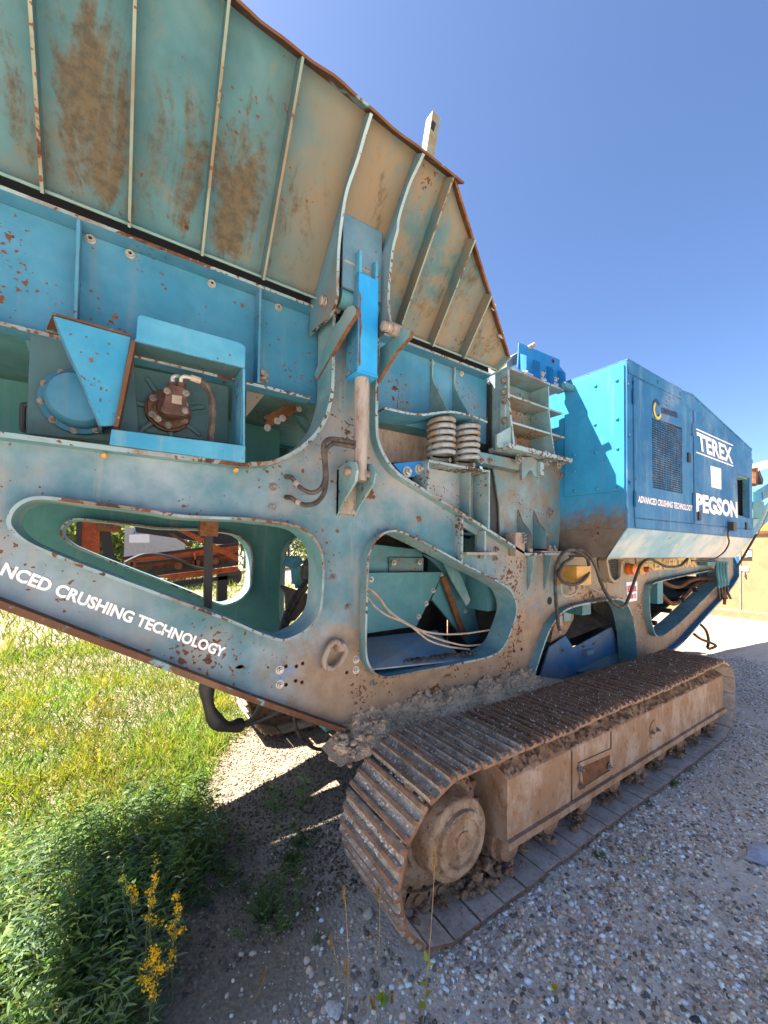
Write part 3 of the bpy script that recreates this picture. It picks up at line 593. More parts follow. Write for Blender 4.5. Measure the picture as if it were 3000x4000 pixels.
MB().tube([(XR+.055, YR+.03, zbar), (XR+.058, YR+.035, zb_+.25), (XR+.05, YR+.04, zb_+.05)], .012).build('ram_pipe', 'brownsteel', RM)
for dx_ in (-.062, .05):
    ear = [(2.0, zb_-.22), (1.995, zb_+.06), (YR+.01, zb_+.075), (YR-.045, zb_+.06), (YR-.068, zb_+.01), (YR-.05, zb_-.045), (1.93, zb_-.15)]
    MB().pX(ear, XR+dx_, XR+dx_+.016, side=0).build('ram_lug', ('lip', 'edge'), web)
MB().lathe((XR-.10, YR, zb_+.012), (1, 0, 0), [(0, .022), (.19, .022)], 12).build('lug_pin', 'brownsteel', web, smooth=True)
MB().box((XR-.062, 1.97, zb_-.2), (XR+.06, 1.994, zb_+.05)).build('lug_backing', 'brownsteel', web)
# hoses to the ram
for pts in ([(400, 115, 1.985), (440, 120, 1.94), (470, 155, 1.92), (520, 205, 1.88), (590, 230, 1.86), (650, 200, 1.85), (680, 130, 1.85), (680, 30, 1.85), (668, -100, 1.84), (700, -150, 1.84), (760, -155, 1.84)],
            [(400, 262, 1.985), (440, 268, 1.94), (480, 295, 1.92), (540, 318, 1.88), (620, 300, 1.86), (675, 230, 1.85), (692, 120, 1.85), (685, 0, 1.85), (690, -80, 1.84), (740, -125, 1.84), (775, -120, 1.84)]):
    part(MB().tube([at('8', x, y, Y=yy) for x, y, yy in pts]+[Vector((XR-.02, YR, at('8', pts[-1][0], pts[-1][1], Y=YR).z))], .0125, 8), 'hydraulic_hose', 'hose', smooth=True)
    part(MB().tube([at('8', x, y, Y=yy) for x, y, yy in pts[:3]], .010, 8), 'hose_fitting', 'wire', smooth=True)
    a = at('8', *pts[2][:2], Y=pts[2][2]); b = at('8', pts[2][0]*.5+pts[3][0]*.5, pts[2][1]*.5+pts[3][1]*.5, Y=(pts[2][2]+pts[3][2])/2)
    part(MB().tube([a, b], .0155, 8, False), 'hose_ferrule', 'wire', smooth=True)
# ---- vibrator drive: gear housing, guard, hydraulic motor
VB = part(MB().pY(XZ('3', [(215, 690), (860, 800), (900, 1400), (190, 1340)], 2.16), 2.10, 2.16), 'vibrator_housing', 'dim')
dc = at('3', 505, 1085, Y=2.02); dr = abs(at('3', 240, 1085, Y=2.06).x-dc.x)
MB().lathe((dc.x, 2.10, dc.z), (0, -1, 0), [(0, dr*1.02), (.025, dr*1.02), (.026, dr*.86), (.07, dr*.84), (.095, dr*.74), (.105, dr*.5), (.106, dr*.2)], 40).build('end_cover', 'coverblue', VB, smooth=True)
for k in range(10):
    a = 2*math.pi*k/10+.2; b_ = link('bolt', DBOLT, VB); b_.location = (dc.x+dr*.94*math.cos(a), 2.075, dc.z+dr*.94*math.sin(a)); b_.scale = (.7,)*3
hd = [at('3', x, y, Y=2.12) for x, y in [(205, 1130), (165, 1130), (148, 1145), (146, 1275), (160, 1295), (190, 1300)]]
MB().tube(hd, .011, 8).build('grab_handle', 'blacksteel', VB, smooth=True)
GD = part(MB().pY(XZ('3', [(345, 552), (850, 692), (838, 760), (790, 1010), (750, 1262), (655, 1268)], 1.95), 1.95, 1.962), 'drive_guard', 'guard')
tp = XZ('3', [(345, 552), (850, 692)], 1.95)
MB().add([(tp[0][0], 1.945, tp[0][1]+.002), (tp[1][0], 1.945, tp[1][1]+.002), (tp[1][0], 2.16, tp[1][1]+.012), (tp[0][0]-.06, 2.16, tp[0][1]-.02), (tp[0][0], 1.945, tp[0][1]+.010), (tp[1][0], 1.945, tp[1][1]+.010), (tp[1][0], 2.16, tp[1][1]+.02), (tp[0][0]-.06, 2.16, tp[0][1]-.012)],
         [(0, 1, 2, 3), (4, 7, 6, 5), (0, 4, 5, 1), (1, 5, 6, 2), (2, 6, 7, 3), (3, 7, 4, 0)]).build('guard_top', 'rustedge', GD)
lf = XZ('3', [(340, 555), (350, 560), (655, 1262), (640, 1262)], 1.95)
MB().add([(lf[0][0], 1.956, lf[0][1]), (lf[3][0], 1.956, lf[3][1]), (lf[3][0], 2.1, lf[3][1]), (lf[0][0], 2.1, lf[0][1]), (lf[0][0]+.01, 1.956, lf[0][1]), (lf[3][0]+.01, 1.956, lf[3][1]), (lf[3][0]+.01, 2.1, lf[3][1]), (lf[0][0]+.01, 2.1, lf[0][1])],
         [(0, 1, 2, 3), (4, 7, 6, 5), (0, 4, 5, 1), (1, 5, 6, 2), (2, 6, 7, 3), (3, 7, 4, 0)]).build('guard_return', 'feeder', GD)
GF = part(MB().pY(XZ('3', [(880, 700), (893, 556), (910, 545), (1560, 728), (1592, 755), (1588, 893), (866, 714)], 1.925), 1.925, 1.937), 'motor_guard_frame', 'guard')
MB().pY(XZ('3', [(722, 1288), (1590, 1397), (1588, 1505), (1548, 1503), (708, 1388)], 1.922), 1.920, 1.938).build('guard_rail', 'guard', GF)
MB().pY(XZ('3', [(1574, 892), (1589, 895), (1588, 1397), (1573, 1395)], 1.925), 1.925, 1.937).build('guard_post', 'guard', GF)
ti = XZ('3', [(866, 708), (1583, 888)], 1.925)
MB().add([(ti[0][0], 1.937, ti[0][1]), (ti[1][0], 1.937, ti[1][1]), (ti[1][0], 2.16, ti[1][1]), (ti[0][0], 2.16, ti[0][1]), (ti[0][0], 1.937, ti[0][1]+.01), (ti[1][0], 1.937, ti[1][1]+.01), (ti[1][0], 2.16, ti[1][1]+.01), (ti[0][0], 2.16, ti[0][1]+.01)],
         [(0, 1, 2, 3), (4, 7, 6, 5), (0, 4, 5, 1), (1, 5, 6, 2), (2, 6, 7, 3), (3, 7, 4, 0)]).build('guard_roof', 'dim', GF)
rp = at('3', 1590, 890, Y=1.925); rq = at('3', 1585, 1500, Y=1.925)
MB().box((rp.x-.014, 1.937, rq.z), (rp.x-.004, 2.14, rp.z)).build('guard_side', 'feeder', GF)
lp_ = at('3', 865, 712, Y=1.93); lq_ = at('3', 750, 1270, Y=1.93)
MB().add([(lp_.x-.008, 1.930, lp_.z), (lq_.x-.008, 1.930, lq_.z), (lq_.x-.008, 2.1, lq_.z), (lp_.x-.008, 2.1, lp_.z), (lp_.x+.008, 1.930, lp_.z), (lq_.x+.008, 1.930, lq_.z), (lq_.x+.008, 2.1, lq_.z), (lp_.x+.008, 2.1, lp_.z)],
         [(0, 1, 2, 3), (4, 7, 6, 5), (0, 4, 5, 1), (1, 5, 6, 2), (2, 6, 7, 3), (3, 7, 4, 0)]).build('guard_side', 'rustedge', GF)
part(MB().pY(XZ('3', [(800, 870), (1240, 960), (1480, 1010), (1480, 1380), (760, 1280)], 2.13), 2.13, 2.145), 'motor_mount_plate', 'dim')
mc = at('3', 1095, 1160, Y=2.08); mr = abs(at('3', 940, 1160, Y=2.08).x-mc.x)
MO = part(MB().lathe((mc.x, 2.13, mc.z), (0, -1, 0), [(0, mr*1.02), (.03, mr*1.02), (.032, mr*.92), (.05, mr*.9)], 32).lathe((mc.x, 2.08, mc.z), (0, -1, 0), [(0, mr*.55), (.03, mr*.5)], 20), 'hydraulic_motor', 'motor', smooth=True)
for k in range(6):
    a = 2*math.pi*k/6+.5; b_ = link('bolt', DBOLT, MO); b_.location = (mc.x+mr*.8*math.cos(a), 2.08, mc.z+mr*.8*math.sin(a)); b_.scale = (.75,)*3
for k in range(7):
    a = 2*math.pi*k/7+.35; c, s_ = math.cos(a), math.sin(a)
    MB().bar((mc.x+mr*c, 2.12, mc.z+mr*s_), (mc.x+mr*1.75*c, 2.125, mc.z+mr*1.75*s_), .018, .02, (0, 1, 0)).build('flange_rib', 'dim', MO)
bp = XZ('3', [(1075, 1035), (1105, 1015), (1180, 1035), (1210, 1060), (1200, 1140), (1225, 1200), (1180, 1215), (1060, 1200), (1040, 1180), (1065, 1110)], 2.02)
MB().pY(bp, 1.985, 2.06).build('motor_body', 'motor', MO)
MB().pY(XZ('3', [(1115, 1065), (1180, 1075), (1176, 1130), (1112, 1118)], 1.984), 1.982, 1.985).build('rating_plate', 'brownsteel', MO)
bolts(MO, '3', [(1083, 1040), (1205, 1055), (1022, 1220), (1200, 1168)], DBOLT, Y=1.985, sc=.7)
for x0 in (1110, 1170):
    MB().tube([at('3', x0, 1035, Y=2.02), at('3', x0+2, 985, Y=2.01)], .017, 8, False).build('port_fitting', 'motor', MO)
ap = [(1120, 985, 2.01), (1118, 955, 2.01), (1135, 945, 2.01), (1160, 945, 2.02)]
MB().tube([at('3', x, y, Y=yy) for x, y, yy in ap], .009, 8).build('elbow_pipe', 'zinc', MO, smooth=True)
ap = [(1172, 985, 2.01), (1175, 960, 2.0), (1195, 947, 1.99), (1240, 955, 1.985)]
MB().tube([at('3', x, y, Y=yy) for x, y, yy in ap], .009, 8).build('elbow_pipe', 'zinc', MO, smooth=True)
MB().tube([at('3', 1235, 953, Y=1.985), at('3', 1300, 975, Y=1.985)], .015, 8, False).build('hose_ferrule', 'wire', MO, smooth=True)
for k, dd in enumerate((0, 14)):
    MB().tube([at('3', x-dd, y+dd*.7, Y=1.985+.02*k) for x, y in [(1295, 972), (1340, 1000), (1372, 1060), (1385, 1150), (1380, 1260), (1368, 1360), (1360, 1440)]], .0125, 8).build('hydraulic_hose', 'hose', MO, smooth=True)
# angled brackets, cross bars seen below the feeder
part(MB().pY(XZ('4', [(125, 1235), (300, 1300), (120, 1520)], 2.18), 2.17, 2.19), 'feeder_bracket', 'crusher')
part(MB().pY(XZ('3', [(140, 660), (235, 690), (225, 880)], 2.18), 2.17, 2.19), 'feeder_bracket', 'inner')
ba, bb_ = at('4', 280, 1590, Y=2.35), at('4', 625, 1400, Y=2.35)
BR = part(MB().bar(ba, bb_, .03, .055, (0, 1, 0)).bar(ba+Vector((0, -.02, .03)), bb_+Vector((0, -.02, .03)), .05, .008, (0, 1, 0)), 'cross_brace', 'rust')
bolts(BR, '4', [(555, 1445), (605, 1415), (380, 1545), (422, 1522), (300, 1600)], Y=2.32, sc=1.0)
part(MB().bar(at('4', 380, 1300, Y=2.5), at('4', 640, 1620, Y=2.5), .05, .05, (0, 1, 0)).bar(at('4', 200, 1420, Y=2.6), at('4', 560, 1300, Y=2.6), .05, .08, (0, 1, 0)), 'chute_frame', 'inner')
part(MB().box((.55, 2.9, 2.0), (.95, 2.92, 2.66)), 'chute_side', 'inner')
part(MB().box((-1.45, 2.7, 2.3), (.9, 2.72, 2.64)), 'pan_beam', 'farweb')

# ---- jaw crusher body
CP = XZ('S', [(505, 450), (565, 1490)], 1.95)
xl = 2.487; XRt = 3.215; zt_ = 3.235; zbm = 2.61
JC = part(MB().box((xl, 2.17, zbm), (XRt, 2.185, zt_)), 'jaw_crusher', 'crusher')
MB().pX([(1.99, zt_), (1.985, 3.0), (1.96, 2.8), (1.93, zbm), (2.17, zbm), (2.17, zt_)], xl-.01, xl+.012, side=1).build('end_post', ('lip', 'edge'), JC)
xm = at('S', 985, 960, Y=1.98).x
MB().pX([(1.99, zt_), (1.985, 3.0), (1.96, 2.8), (1.93, zbm), (2.169, zbm), (2.169, zt_)], xm-.008, xm+.008, side=1).build('rib', ('lip', 'edge'), JC)
for zz_, y0 in ((zt_, 1.97), (at('S', 510, 815, Y=1.98).z, 1.985), (at('S', 545, 1170, Y=1.96).z, 1.965)):
    for xa, xb in ((xl+.012, xm-.008), (xm+.008, XRt)):
        MB().strip([(xa, zz_), (xb, zz_)], .016, y0, 2.169).build('shelf', ('crusher', 'edge'), JC)
MB().box((xl-.10, 1.90, zbm-.035), (XRt+.02, 2.10, zbm-.001)).build('base_flange', 'edge', JC)
MB().box((xm+.02, 2.162, 2.66), (XRt-.01, 2.168, 2.98)).build('recess_opening', 'dark', JC)
bolts(JC, 'S', [(590, 1500), (765, 1533), (938, 1563)], Y=1.93, sc=1.1); bolts(JC, 'S', [(663, 520), (890, 612), (1055, 680)], Y=1.99, sc=1.2)
bolts(JC, 'S', [(580, 1640), (938, 1680), (1105, 1710)], DBOLT, Y=1.95, sc=1.8)
MB().pX([(2.0, 3.1), (2.0, 2.72), (2.05, 2.72), (2.05, 3.1)], xl-.03, xl-.011).build('bolt_strip', 'lip', JC)
for yy in (620, 770, 880, 1140):
    b_ = link('bolt', DBOLT, JC); p = at('S', 402, yy, X=xl-.03); b_.location = p; b_.rotation_euler = (0, 0, math.radians(-90)); b_.scale = (1.5,)*3
MB().box((xl-.055, 2.13, 2.62), (xl-.03, 2.18, 3.16)).build('dark_joint', 'rubber', JC)
ft = XZ('S', [(290, 1320), (470, 1215), (470, 1495), (310, 1490), (288, 1440)], 1.96)
MB().pY(ft, 1.95, 1.97).build('foot_gusset', 'lip', JC)
MB().box((xl, 2.19, 1.3), (3.2, 3.35, 3.2)).build('crushing_chamber', 'inner', JC)
# hood on top
hy = 2.06
HD = MB().pY(XZ('S', [(590, 128), (1118, 350), (1113, 432), (1190, 520), (1200, 690), (575, 450)], hy), hy, hy+.012).build('spray_hood', 'hood', JC)
hb0, hb1 = at('S', 575, 455, Y=1.99), at('S', 1200, 690, Y=1.99)
MB().box((hb0.x, 1.985, zt_+.009), (hb1.x, hy+.01, zt_+.022)).build('hood_base', 'hood', JC)
for xx, yt in ((690, 300), (870, 385), (1045, 465), (1190, 520)):
    X0 = at('S', xx, yt+60, Y=1.99).x; z1 = at('S', xx, yt, Y=1.99).z
    MB().pX([(1.99, zt_+.022), (1.99, z1-.0), (hy, z1+.05), (hy, zt_+.022)], X0-.004, X0+.004).build('hood_fin', 'hood', JC)
MB().tube([at('S', 715, 190, Y=hy-.0), at('S', 800, 145, Y=hy-.06)], .018, 8, False).build('hood_pin', 'brownsteel', JC)
MB().lathe(at('S', 1028, 368, Y=hy), (0, -1, 0), [(0, .022), (.002, .022), (.002, .012), (-.02, .012)], 12).build('hood_eye', 'rustedge', JC)
MB().pY(XZ('S', [(430, 345), (590, 245), (585, 400), (430, 440)], 2.2), 2.2, 2.6).build('feed_lip', 'brownsteel', JC)
bolts(JC, 'S', [(895, 535), (1062, 605)], Y=2.01, sc=1.1)
# lower body under the jaw crusher
zl0 = zbm-.035; zl1 = RT[-1][1]
LB = part(MB().pY(XZ('5', [(955, 1075), (1490, 1130), (1440, 1745), (1215, 1730), (1020, 1640), (1012, 1420), (970, 1150)], 2.08), 2.08, 2.095), 'lower_body_plate', 'crusher')
lb = XZ('5', [(855, 1040), (1490, 1110), (1490, 1120), (1150, 1152), (850, 1120)], 2.0)
MB().box((lb[0][0], 1.99, at('5', 860, 1120, Y=2.0).z), (at('5', 1170, 1100, Y=2.0).x, 2.075, lb[0][1])).build('beam', 'crusher', LB)
bolts(LB, '5', [(885, 1105), (948, 1108)], DBOLT, Y=1.99, sc=1.3); bolts(LB, '5', [(1455, 1215), (1375, 1480)], DBOLT, Y=2.08, sc=2.2)
hk = XZ('S', [(610, 1620), (750, 1610), (830, 1680), (875, 1690), (875, 1860), (840, 1875), (790, 1865), (755, 1830), (745, 1790), (710, 1790), (680, 1830), (655, 1890), (610, 1910)], 1.98)
MB().pY(hk, 1.97, 1.99).build('lifting_hook', 'crusher', LB); MB().pY(XZ('S', [(832, 1682), (877, 1692), (877, 1862), (832, 1850)], 1.965), 1.94, 1.969).build('hook_edge', 'edge', LB)
for xs_ in ((1092, 1460, 1245, 1640), (1208, 1466, 1360, 1640)):
    p0 = at('5', xs_[0], xs_[1], Y=2.075); X0 = at('5', xs_[2], 1740, Y=1.95).x
    e = YZ('5', [(xs_[0]+20, xs_[1]), (xs_[0]+90, xs_[1]+85), (xs_[2]-15, xs_[3]-35), (xs_[2], xs_[3]), (xs_[2]-3, 1742)], X0)
    MB().pX([(min(y, 2.079), z) for y, z in e]+[(2.079, e[-1][1]), (2.079, e[0][1])], X0-.007, X0+.007, side=1).build('foot_gusset', ('crusher', 'rustedge'), LB)
p = at('5', 1160, 1690, Y=1.97); MB().box((p.x-.10, 1.93, p.z-.11), (p.x+.01, 2.03, p.z+.07)).build('mount_block', 'brownsteel', LB)
bolts(LB, '5', [(1188, 1640), (1190, 1665), (1190, 1690)], DBOLT, Y=1.93)
for xx in (1240, 1385, 1420): 
    p = at('5', xx, 1735, Y=1.96); MB().lathe((p.x, 1.97, zf+.01), (0, 0, 1), [(0, .025), (.03, .025), (.031, .014), (.06, .014)], 8).build('anchor_bolt', 'brownsteel', LB)
MB().box((2.85, 1.94, zf+.01), (3.28, 2.07, zf+.022)).build('foot_plate', 'brownsteel', LB)
MB().pY(XZ('5', [(1480, 1120), (1530, 1120), (1450, 1760), (1430, 1760)], 2.10), 2.10, 2.11).build('dark_joint', 'dark', LB)

# ---- engine enclosure
XE, YE = 3.333, 1.50; YE2 = 2*YM-YE; XE2 = at('6', 1548, 1400, Y=YE).x
zS = at('6', 660, 1405, Y=YE).z                 # top of the skirt
top = [(XE, at('6', 640, 195, Y=YE).z), (at('6', 1035, 400, Y=YE).x, at('6', 640, 195, Y=YE).z), (at('6', 1110, 440, Y=YE).x, at('6', 1110, 450, Y=YE).z), (XE2, at('6', 1550, 850, Y=YE).z)]
win = XZ('6', [(1432, 1020), (1525, 1048), (1527, 1335), (1438, 1310)], YE)
gr = XZ('6', [(815, 610), (1032, 685), (1036, 1160), (822, 1115)], YE)
EN = part(MB().pY(top+[(XE2, zS), (XE, zS)], YE, YE+.012, [win, gr]), 'engine_enclosure', 'encl')
zpan = at('6', 655, 1135, Y=YE).z
PF = MB().box((XE, YE+.012, zS), (XE+.012, YE2, top[0][1])).build('front_panel', 'enclf', EN)
MB().box((XE-.012, YE+.02, zpan), (XE, 2.03, top[0][1]-.03)).build('bolted_panel', 'enclf', EN)
zb2 = at('6', 560, 1620, Y=1.66).z; ysk = 1.66
MB().pX([(YE+.012, zS), (YE2-.012, zS), (YE2-.16, zb2), (ysk, zb2)], XE, XE+.012).build('front_lower_panel', 'enclf', EN)
xk0, xk1 = XE-.0, XE2-.01
MB().add([(xk0, YE, zS), (xk1, YE, zS), (xk1-.02, ysk, zb2), (xk0, ysk, zb2), (xk0, YE+.01, zS), (xk1, YE+.01, zS), (xk1-.02, ysk+.01, zb2), (xk0, ysk+.01, zb2)],
         [(0, 1, 2, 3), (4, 7, 6, 5), (0, 4, 5, 1), (1, 5, 6, 2), (2, 6, 7, 3), (3, 7, 4, 0)]).build('skirt', 'skirt', EN)
MB().add([(xk0, YE2, zS), (xk1, YE2, zS), (xk1, YE2-.16, zb2), (xk0, YE2-.16, zb2)], [(0, 1, 2, 3)]).build('skirt', 'skirt', EN)
MB().slab([top+[(XE2, zS), (XE, zS)]], lambda u, v, t: (u, t, v), YE2-.012, YE2).build('far_side', 'encl', EN)
rf = MB()
for (xa, za), (xb, zb3) in zip(top[:-1], top[1:]):
    rf.add([(xa, YE-.006, za), (xb, YE-.006, zb3), (xb, YE2+.006, zb3), (xa, YE2+.006, za), (xa, YE-.006, za+.014), (xb, YE-.006, zb3+.014), (xb, YE2+.006, zb3+.014), (xa, YE2+.006, za+.014)],
           [(0, 1, 2, 3), (4, 7, 6, 5), (0, 4, 5, 1), (1, 5, 6, 2), (2, 6, 7, 3), (3, 7, 4, 0)])
rf.build('roof', 'encl', EN)
MB().box((XE2-.012, YE+.012, zS), (XE2, YE2-.012, top[-1][1])).build('rear_panel', 'encl', EN)
def door(pts, nm, mat='encl', holes=()): return MB().pY(XZ('6', pts, YE), YE-.008, YE-.0005, holes=holes).build(nm, mat, EN)
grd = XZ('6', [(815, 610), (1032, 685), (1036, 1160), (822, 1115)], YE)
door([(683, 318), (1108, 555), (1116, 1372), (694, 1330)], 'door', 'encl', [grd])
door([(1116, 562), (1180, 600), (1545, 920), (1530, 1050), (1430, 1012), (1438, 1316), (1540, 1345), (1543, 1412), (1124, 1376)], 'door', 'encl')
door([(696, 1336), (1540, 1420), (1545, 1475), (700, 1402)], 'sill_strip', 'encl')
door([(646, 200), (1030, 405), (1030, 480), (650, 290)], 'cover_strip', 'encl')
# mesh grille: woven bars over a dark backing
(gx0, gz0), (gx1, gz1), (gx2, gz2), (gx3, gz3) = gr
gm = MB(); NXg, NZg = 19, 30
for i in range(NXg+1):
    x = gx0+(gx1-gx0)*i/NXg; gm.box((x-.004, YE-.004, gz3-.01), (x+.004, YE, gz0+.01))
for j in range(NZg+1):
    z = gz3+(gz0-gz3)*j/NZg; gm.box((gx0, YE-.003, z-.0035), (gx1, YE+.001, z+.0035))
gm.build('grille', 'encl', EN)
MB().box((gx0-.05, YE+.05, gz3-.05), (gx1+.05, YE+.06, gz0+.05)).build('grille_backing', 'dark', EN)
wz = [p[1] for p in win]; wx = [p[0] for p in win]
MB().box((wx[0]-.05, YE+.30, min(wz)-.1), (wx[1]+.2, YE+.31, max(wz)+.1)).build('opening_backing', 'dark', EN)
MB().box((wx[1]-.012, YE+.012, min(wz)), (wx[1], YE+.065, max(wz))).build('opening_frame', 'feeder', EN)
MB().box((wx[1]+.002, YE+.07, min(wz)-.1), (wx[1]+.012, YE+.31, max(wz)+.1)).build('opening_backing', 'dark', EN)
MB().box((wx[0], YE+.012, max(wz)-.012), (wx[1], YE+.10, max(wz))).build('opening_frame', 'lip', EN)
bolts(EN, '6', [(655, 375), (692, 362), (662, 742), (668, 1080), (865, 355), (1027, 440), (1098, 565)], MB().lathe((0, 0, 0), (0, -1, 0), [(0, .014), (.006, .013), (.010, .007)], 10).mesh('rivet', 'encl'), Y=YE-.008, name='rivet')
for xx, yy in ((418, 382), (571, 342), (413, 660), (574, 620), (421, 862), (575, 833), (264, 880), (265, 998), (583, 1110), (428, 1125), (266, 1140)):
    b_ = link('rivet', MB().lathe((0, 0, 0), (-1, 0, 0), [(0, .014), (.006, .013), (.010, .007)], 10).mesh('rivet', 'enclf') if 'RIV' not in globals() else RIV, EN)
    globals()['RIV'] = b_.data; b_.location = at('6', xx, yy, X=XE-.012)
MB().box((XE-.16, 1.93, at('6', 250, 430, X=XE).z), (XE-.012, 1.97, at('6', 250, 430, X=XE).z+.05)).build('lug', 'inner', EN)
# lettering
def TX(s, bl, br, tl, mat='letter', **k):
    return text(s, EN, mat, at('6', *bl, Y=YE-.008), at('6', *br, Y=YE-.008), at('6', *tl, Y=YE-.008), **k)
TX('TEREX', (1155, 845), (1405, 945), (1141, 712), offset=.032)
TX('PEGSON', (1140, 1290), (1437, 1335), (1137, 1152), offset=.05)
TX('ADVANCED CRUSHING TECHNOLOGY', (719, 1222), (1108, 1285), (722, 1172), offset=.03)
TX('CROOKER', (888, 578), (1008, 616), (888, 535), mat='navy', offset=.06)
for a, b in (((1141, 693), (1405, 812)), ((1141, 860), (1407, 960))):
    p, q = at('6', *a, Y=YE-.008), at('6', *b, Y=YE-.008)
    MB().bar(p+Vector((0, -.002, 0)), q+Vector((0, -.002, 0)), .012, .003, (0, 1, 0)).build('letter_rule', 'letter', EN)
MB().pY(XZ('6', [(1245, 957), (1320, 978), (1322, 1128), (1252, 1110)], YE-.01), YE-.0115, YE-.008).build('blank_plate', 'letter', EN)
lc = at('6', 858, 548, Y=YE-.01); ex = abs(at('6', 885, 548, Y=YE-.01).x-lc.x)
def arc(c, r0, r1, a0, a1, n=26): return [(c.x+r0*math.cos(a0+(a1-a0)*i/n), c.z+r0*math.sin(a0+(a1-a0)*i/n)) for i in range(n+1)] + [(c.x+r1*math.cos(a1+(a0-a1)*i/n), c.z+r1*math.sin(a1+(a0-a1)*i/n)) for i in range(n+1)]
MB().pY(arc(lc, ex*1.15, ex*.75, .7, 5.6), YE-.0105, YE-.008).build('logo_ring', 'navy', EN)
MB().pY(arc(lc+Vector((.012, 0, -.012)), ex*1.05, ex*.72, 2.2, 6.0), YE-.0125, YE-.0106).build('logo_ring', 'logoyellow', EN)
# small lamp and cable on the skirt
p = at('6', 1405, 1395, Y=YE-.04); MB().box((p.x-.05, YE-.06, p.z-.05), (p.x+.05, YE-.008, p.z+.05)).build('work_lamp', 'rubber', EN)
MB().tube([at('6', x, y, Y=yy) for x, y, yy in [(1395, 1420, 1.46), (1372, 1432, 1.46), (1372, 1470, 1.47), (1378, 1515, 1.50), (1340, 1580, 1.57), (1270, 1628, 1.62), (1190, 1645, 1.68), (1110, 1640, 1.72)]], .008, 6).build('lamp_cable', 'rubber', EN, smooth=True)
MB().tube([at('X', x, y, Y=yy) for x, y, yy in [(2880, 2215, 1.66), (2930, 2130, 1.6), (2975, 2050, 1.6), (3010, 1960, 1.6), (3030, 1900, 1.6)]], .014, 6).build('slack_hose', 'hose', EN, smooth=True)
# engine block and radiator inside, floor of the enclosure
MB().box((XE+.3, 1.95, zb2), (XE2-.3, YE2-.4, 2.9)).build('engine_block', 'dark', EN)
MB().box((XE+.02, ysk+.03, zb2+.01), (XE2-.05, YE2-.2, zb2+.03)).build('floor_pan', 'inner', EN)

# ---- side equipment below the enclosure
SB = part(MB().pY(XZ('M', [(690, 100), (1200, 100), (1185, 180), (750, 222), (700, 215)], 1.985), 1.978, 1.99), 'name_board', 'brownsteel')
text('PREMIERTRAK', SB, 'cream', at('M', 752, 210, Y=1.976), at('M', 1188, 172, Y=1.976), at('M', 752, 118, Y=1.976), offset=.04)
for xx, r_, m_ in ((660, .058, 'lens'), (770, .03, 'redlens')):
    p = at('M', xx, 195, Y=1.95); part(MB().lathe(p+Vector((0, .04, 0)), (0, -1, 0), [(0, r_*1.1), (.03, r_*1.1), (.031, r_), (.07, r_*.95), (.08, r_*.7), (.083, r_*.2)], 20), 'marker_lamp', m_, smooth=True)
p = at('M', 735, 190, Y=1.97); part(MB().box((p.x-.06, 1.955, p.z-.06), (p.x+.06, 1.978, p.z+.07)), 'lamp_bracket', 'yellow')
yb_ = XZ('M', [(135, 170), (245, 168), (245, 318), (140, 308)], 1.80); p0 = at('M', 215, 168, Y=1.78); p1 = at('M', 330, 318, Y=1.78); 
bxa = at('M', 213, 320, Y=1.78)
JB = part(MB().box((bxa.x, 1.78, at('M', 270, 322, Y=1.78).z), (p1.x, 1.96, at('M', 270, 170, Y=1.78).z)), 'junction_box', 'yellow')
for k in range(3):
    p = Vector((bxa.x+.06+k*.09, 1.86, at('M', 270, 322, Y=1.78).z)); MB().lathe(p, (0, 0, -1), [(0, .018), (.03, .018), (.035, .012), (.05, .012)], 8).build('cable_gland', 'brownsteel', JB)
part(MB().tube([at('M', x, y, Y=1.93) for x, y in [(210, 340), (205, 385), (150, 410), (100, 400), (85, 340), (95, 280)]], .009, 6), 'cable', 'wire', smooth=True)
part(MB().tube([at('M', x, y, Y=1.95) for x, y in [(285, 320), (340, 350), (400, 378), (450, 375), (462, 330), (455, 250), (450, 180)]], .008, 6), 'cable', 'wire', smooth=True)
for pts in ([(75, 690, 1.86), (60, 600, 1.86), (45, 450, 1.84), (42, 260, 1.82), (70, 110, 1.80), (140, 40, 1.80), (220, 50, 1.80), (300, 110, 1.82), (310, 200, 1.80), (280, 270, 1.76), (200, 315, 1.74), (110, 300, 1.76), (70, 230, 1.78), (110, 150, 1.80), (180, 100, 1.82)],
            [(140, 45, 1.82), (230, 35, 1.80), (310, 80, 1.80), (370, 180, 1.80), (410, 300, 1.80), (470, 420, 1.80), (540, 490, 1.78), (600, 490, 1.78), (640, 410, 1.80), (680, 290, 1.82), (730, 160, 1.84), (800, 112, 1.86), (870, 140, 1.84), (950, 175, 1.83), (1050, 165, 1.84), (1110, 110, 1.86)]):
    part(MB().tube([at('M', x, y, Y=yy) for x, y, yy in pts], .0145, 8), 'hydraulic_hose', 'hose', smooth=True)
p = at('M', 75, 695, Y=1.86); part(MB().lathe(p, (0, 0, 1), [(-.02, .012), (.05, .012), (.05, .022), (.13, .022)], 8), 'hose_end', 'brownsteel', smooth=True)
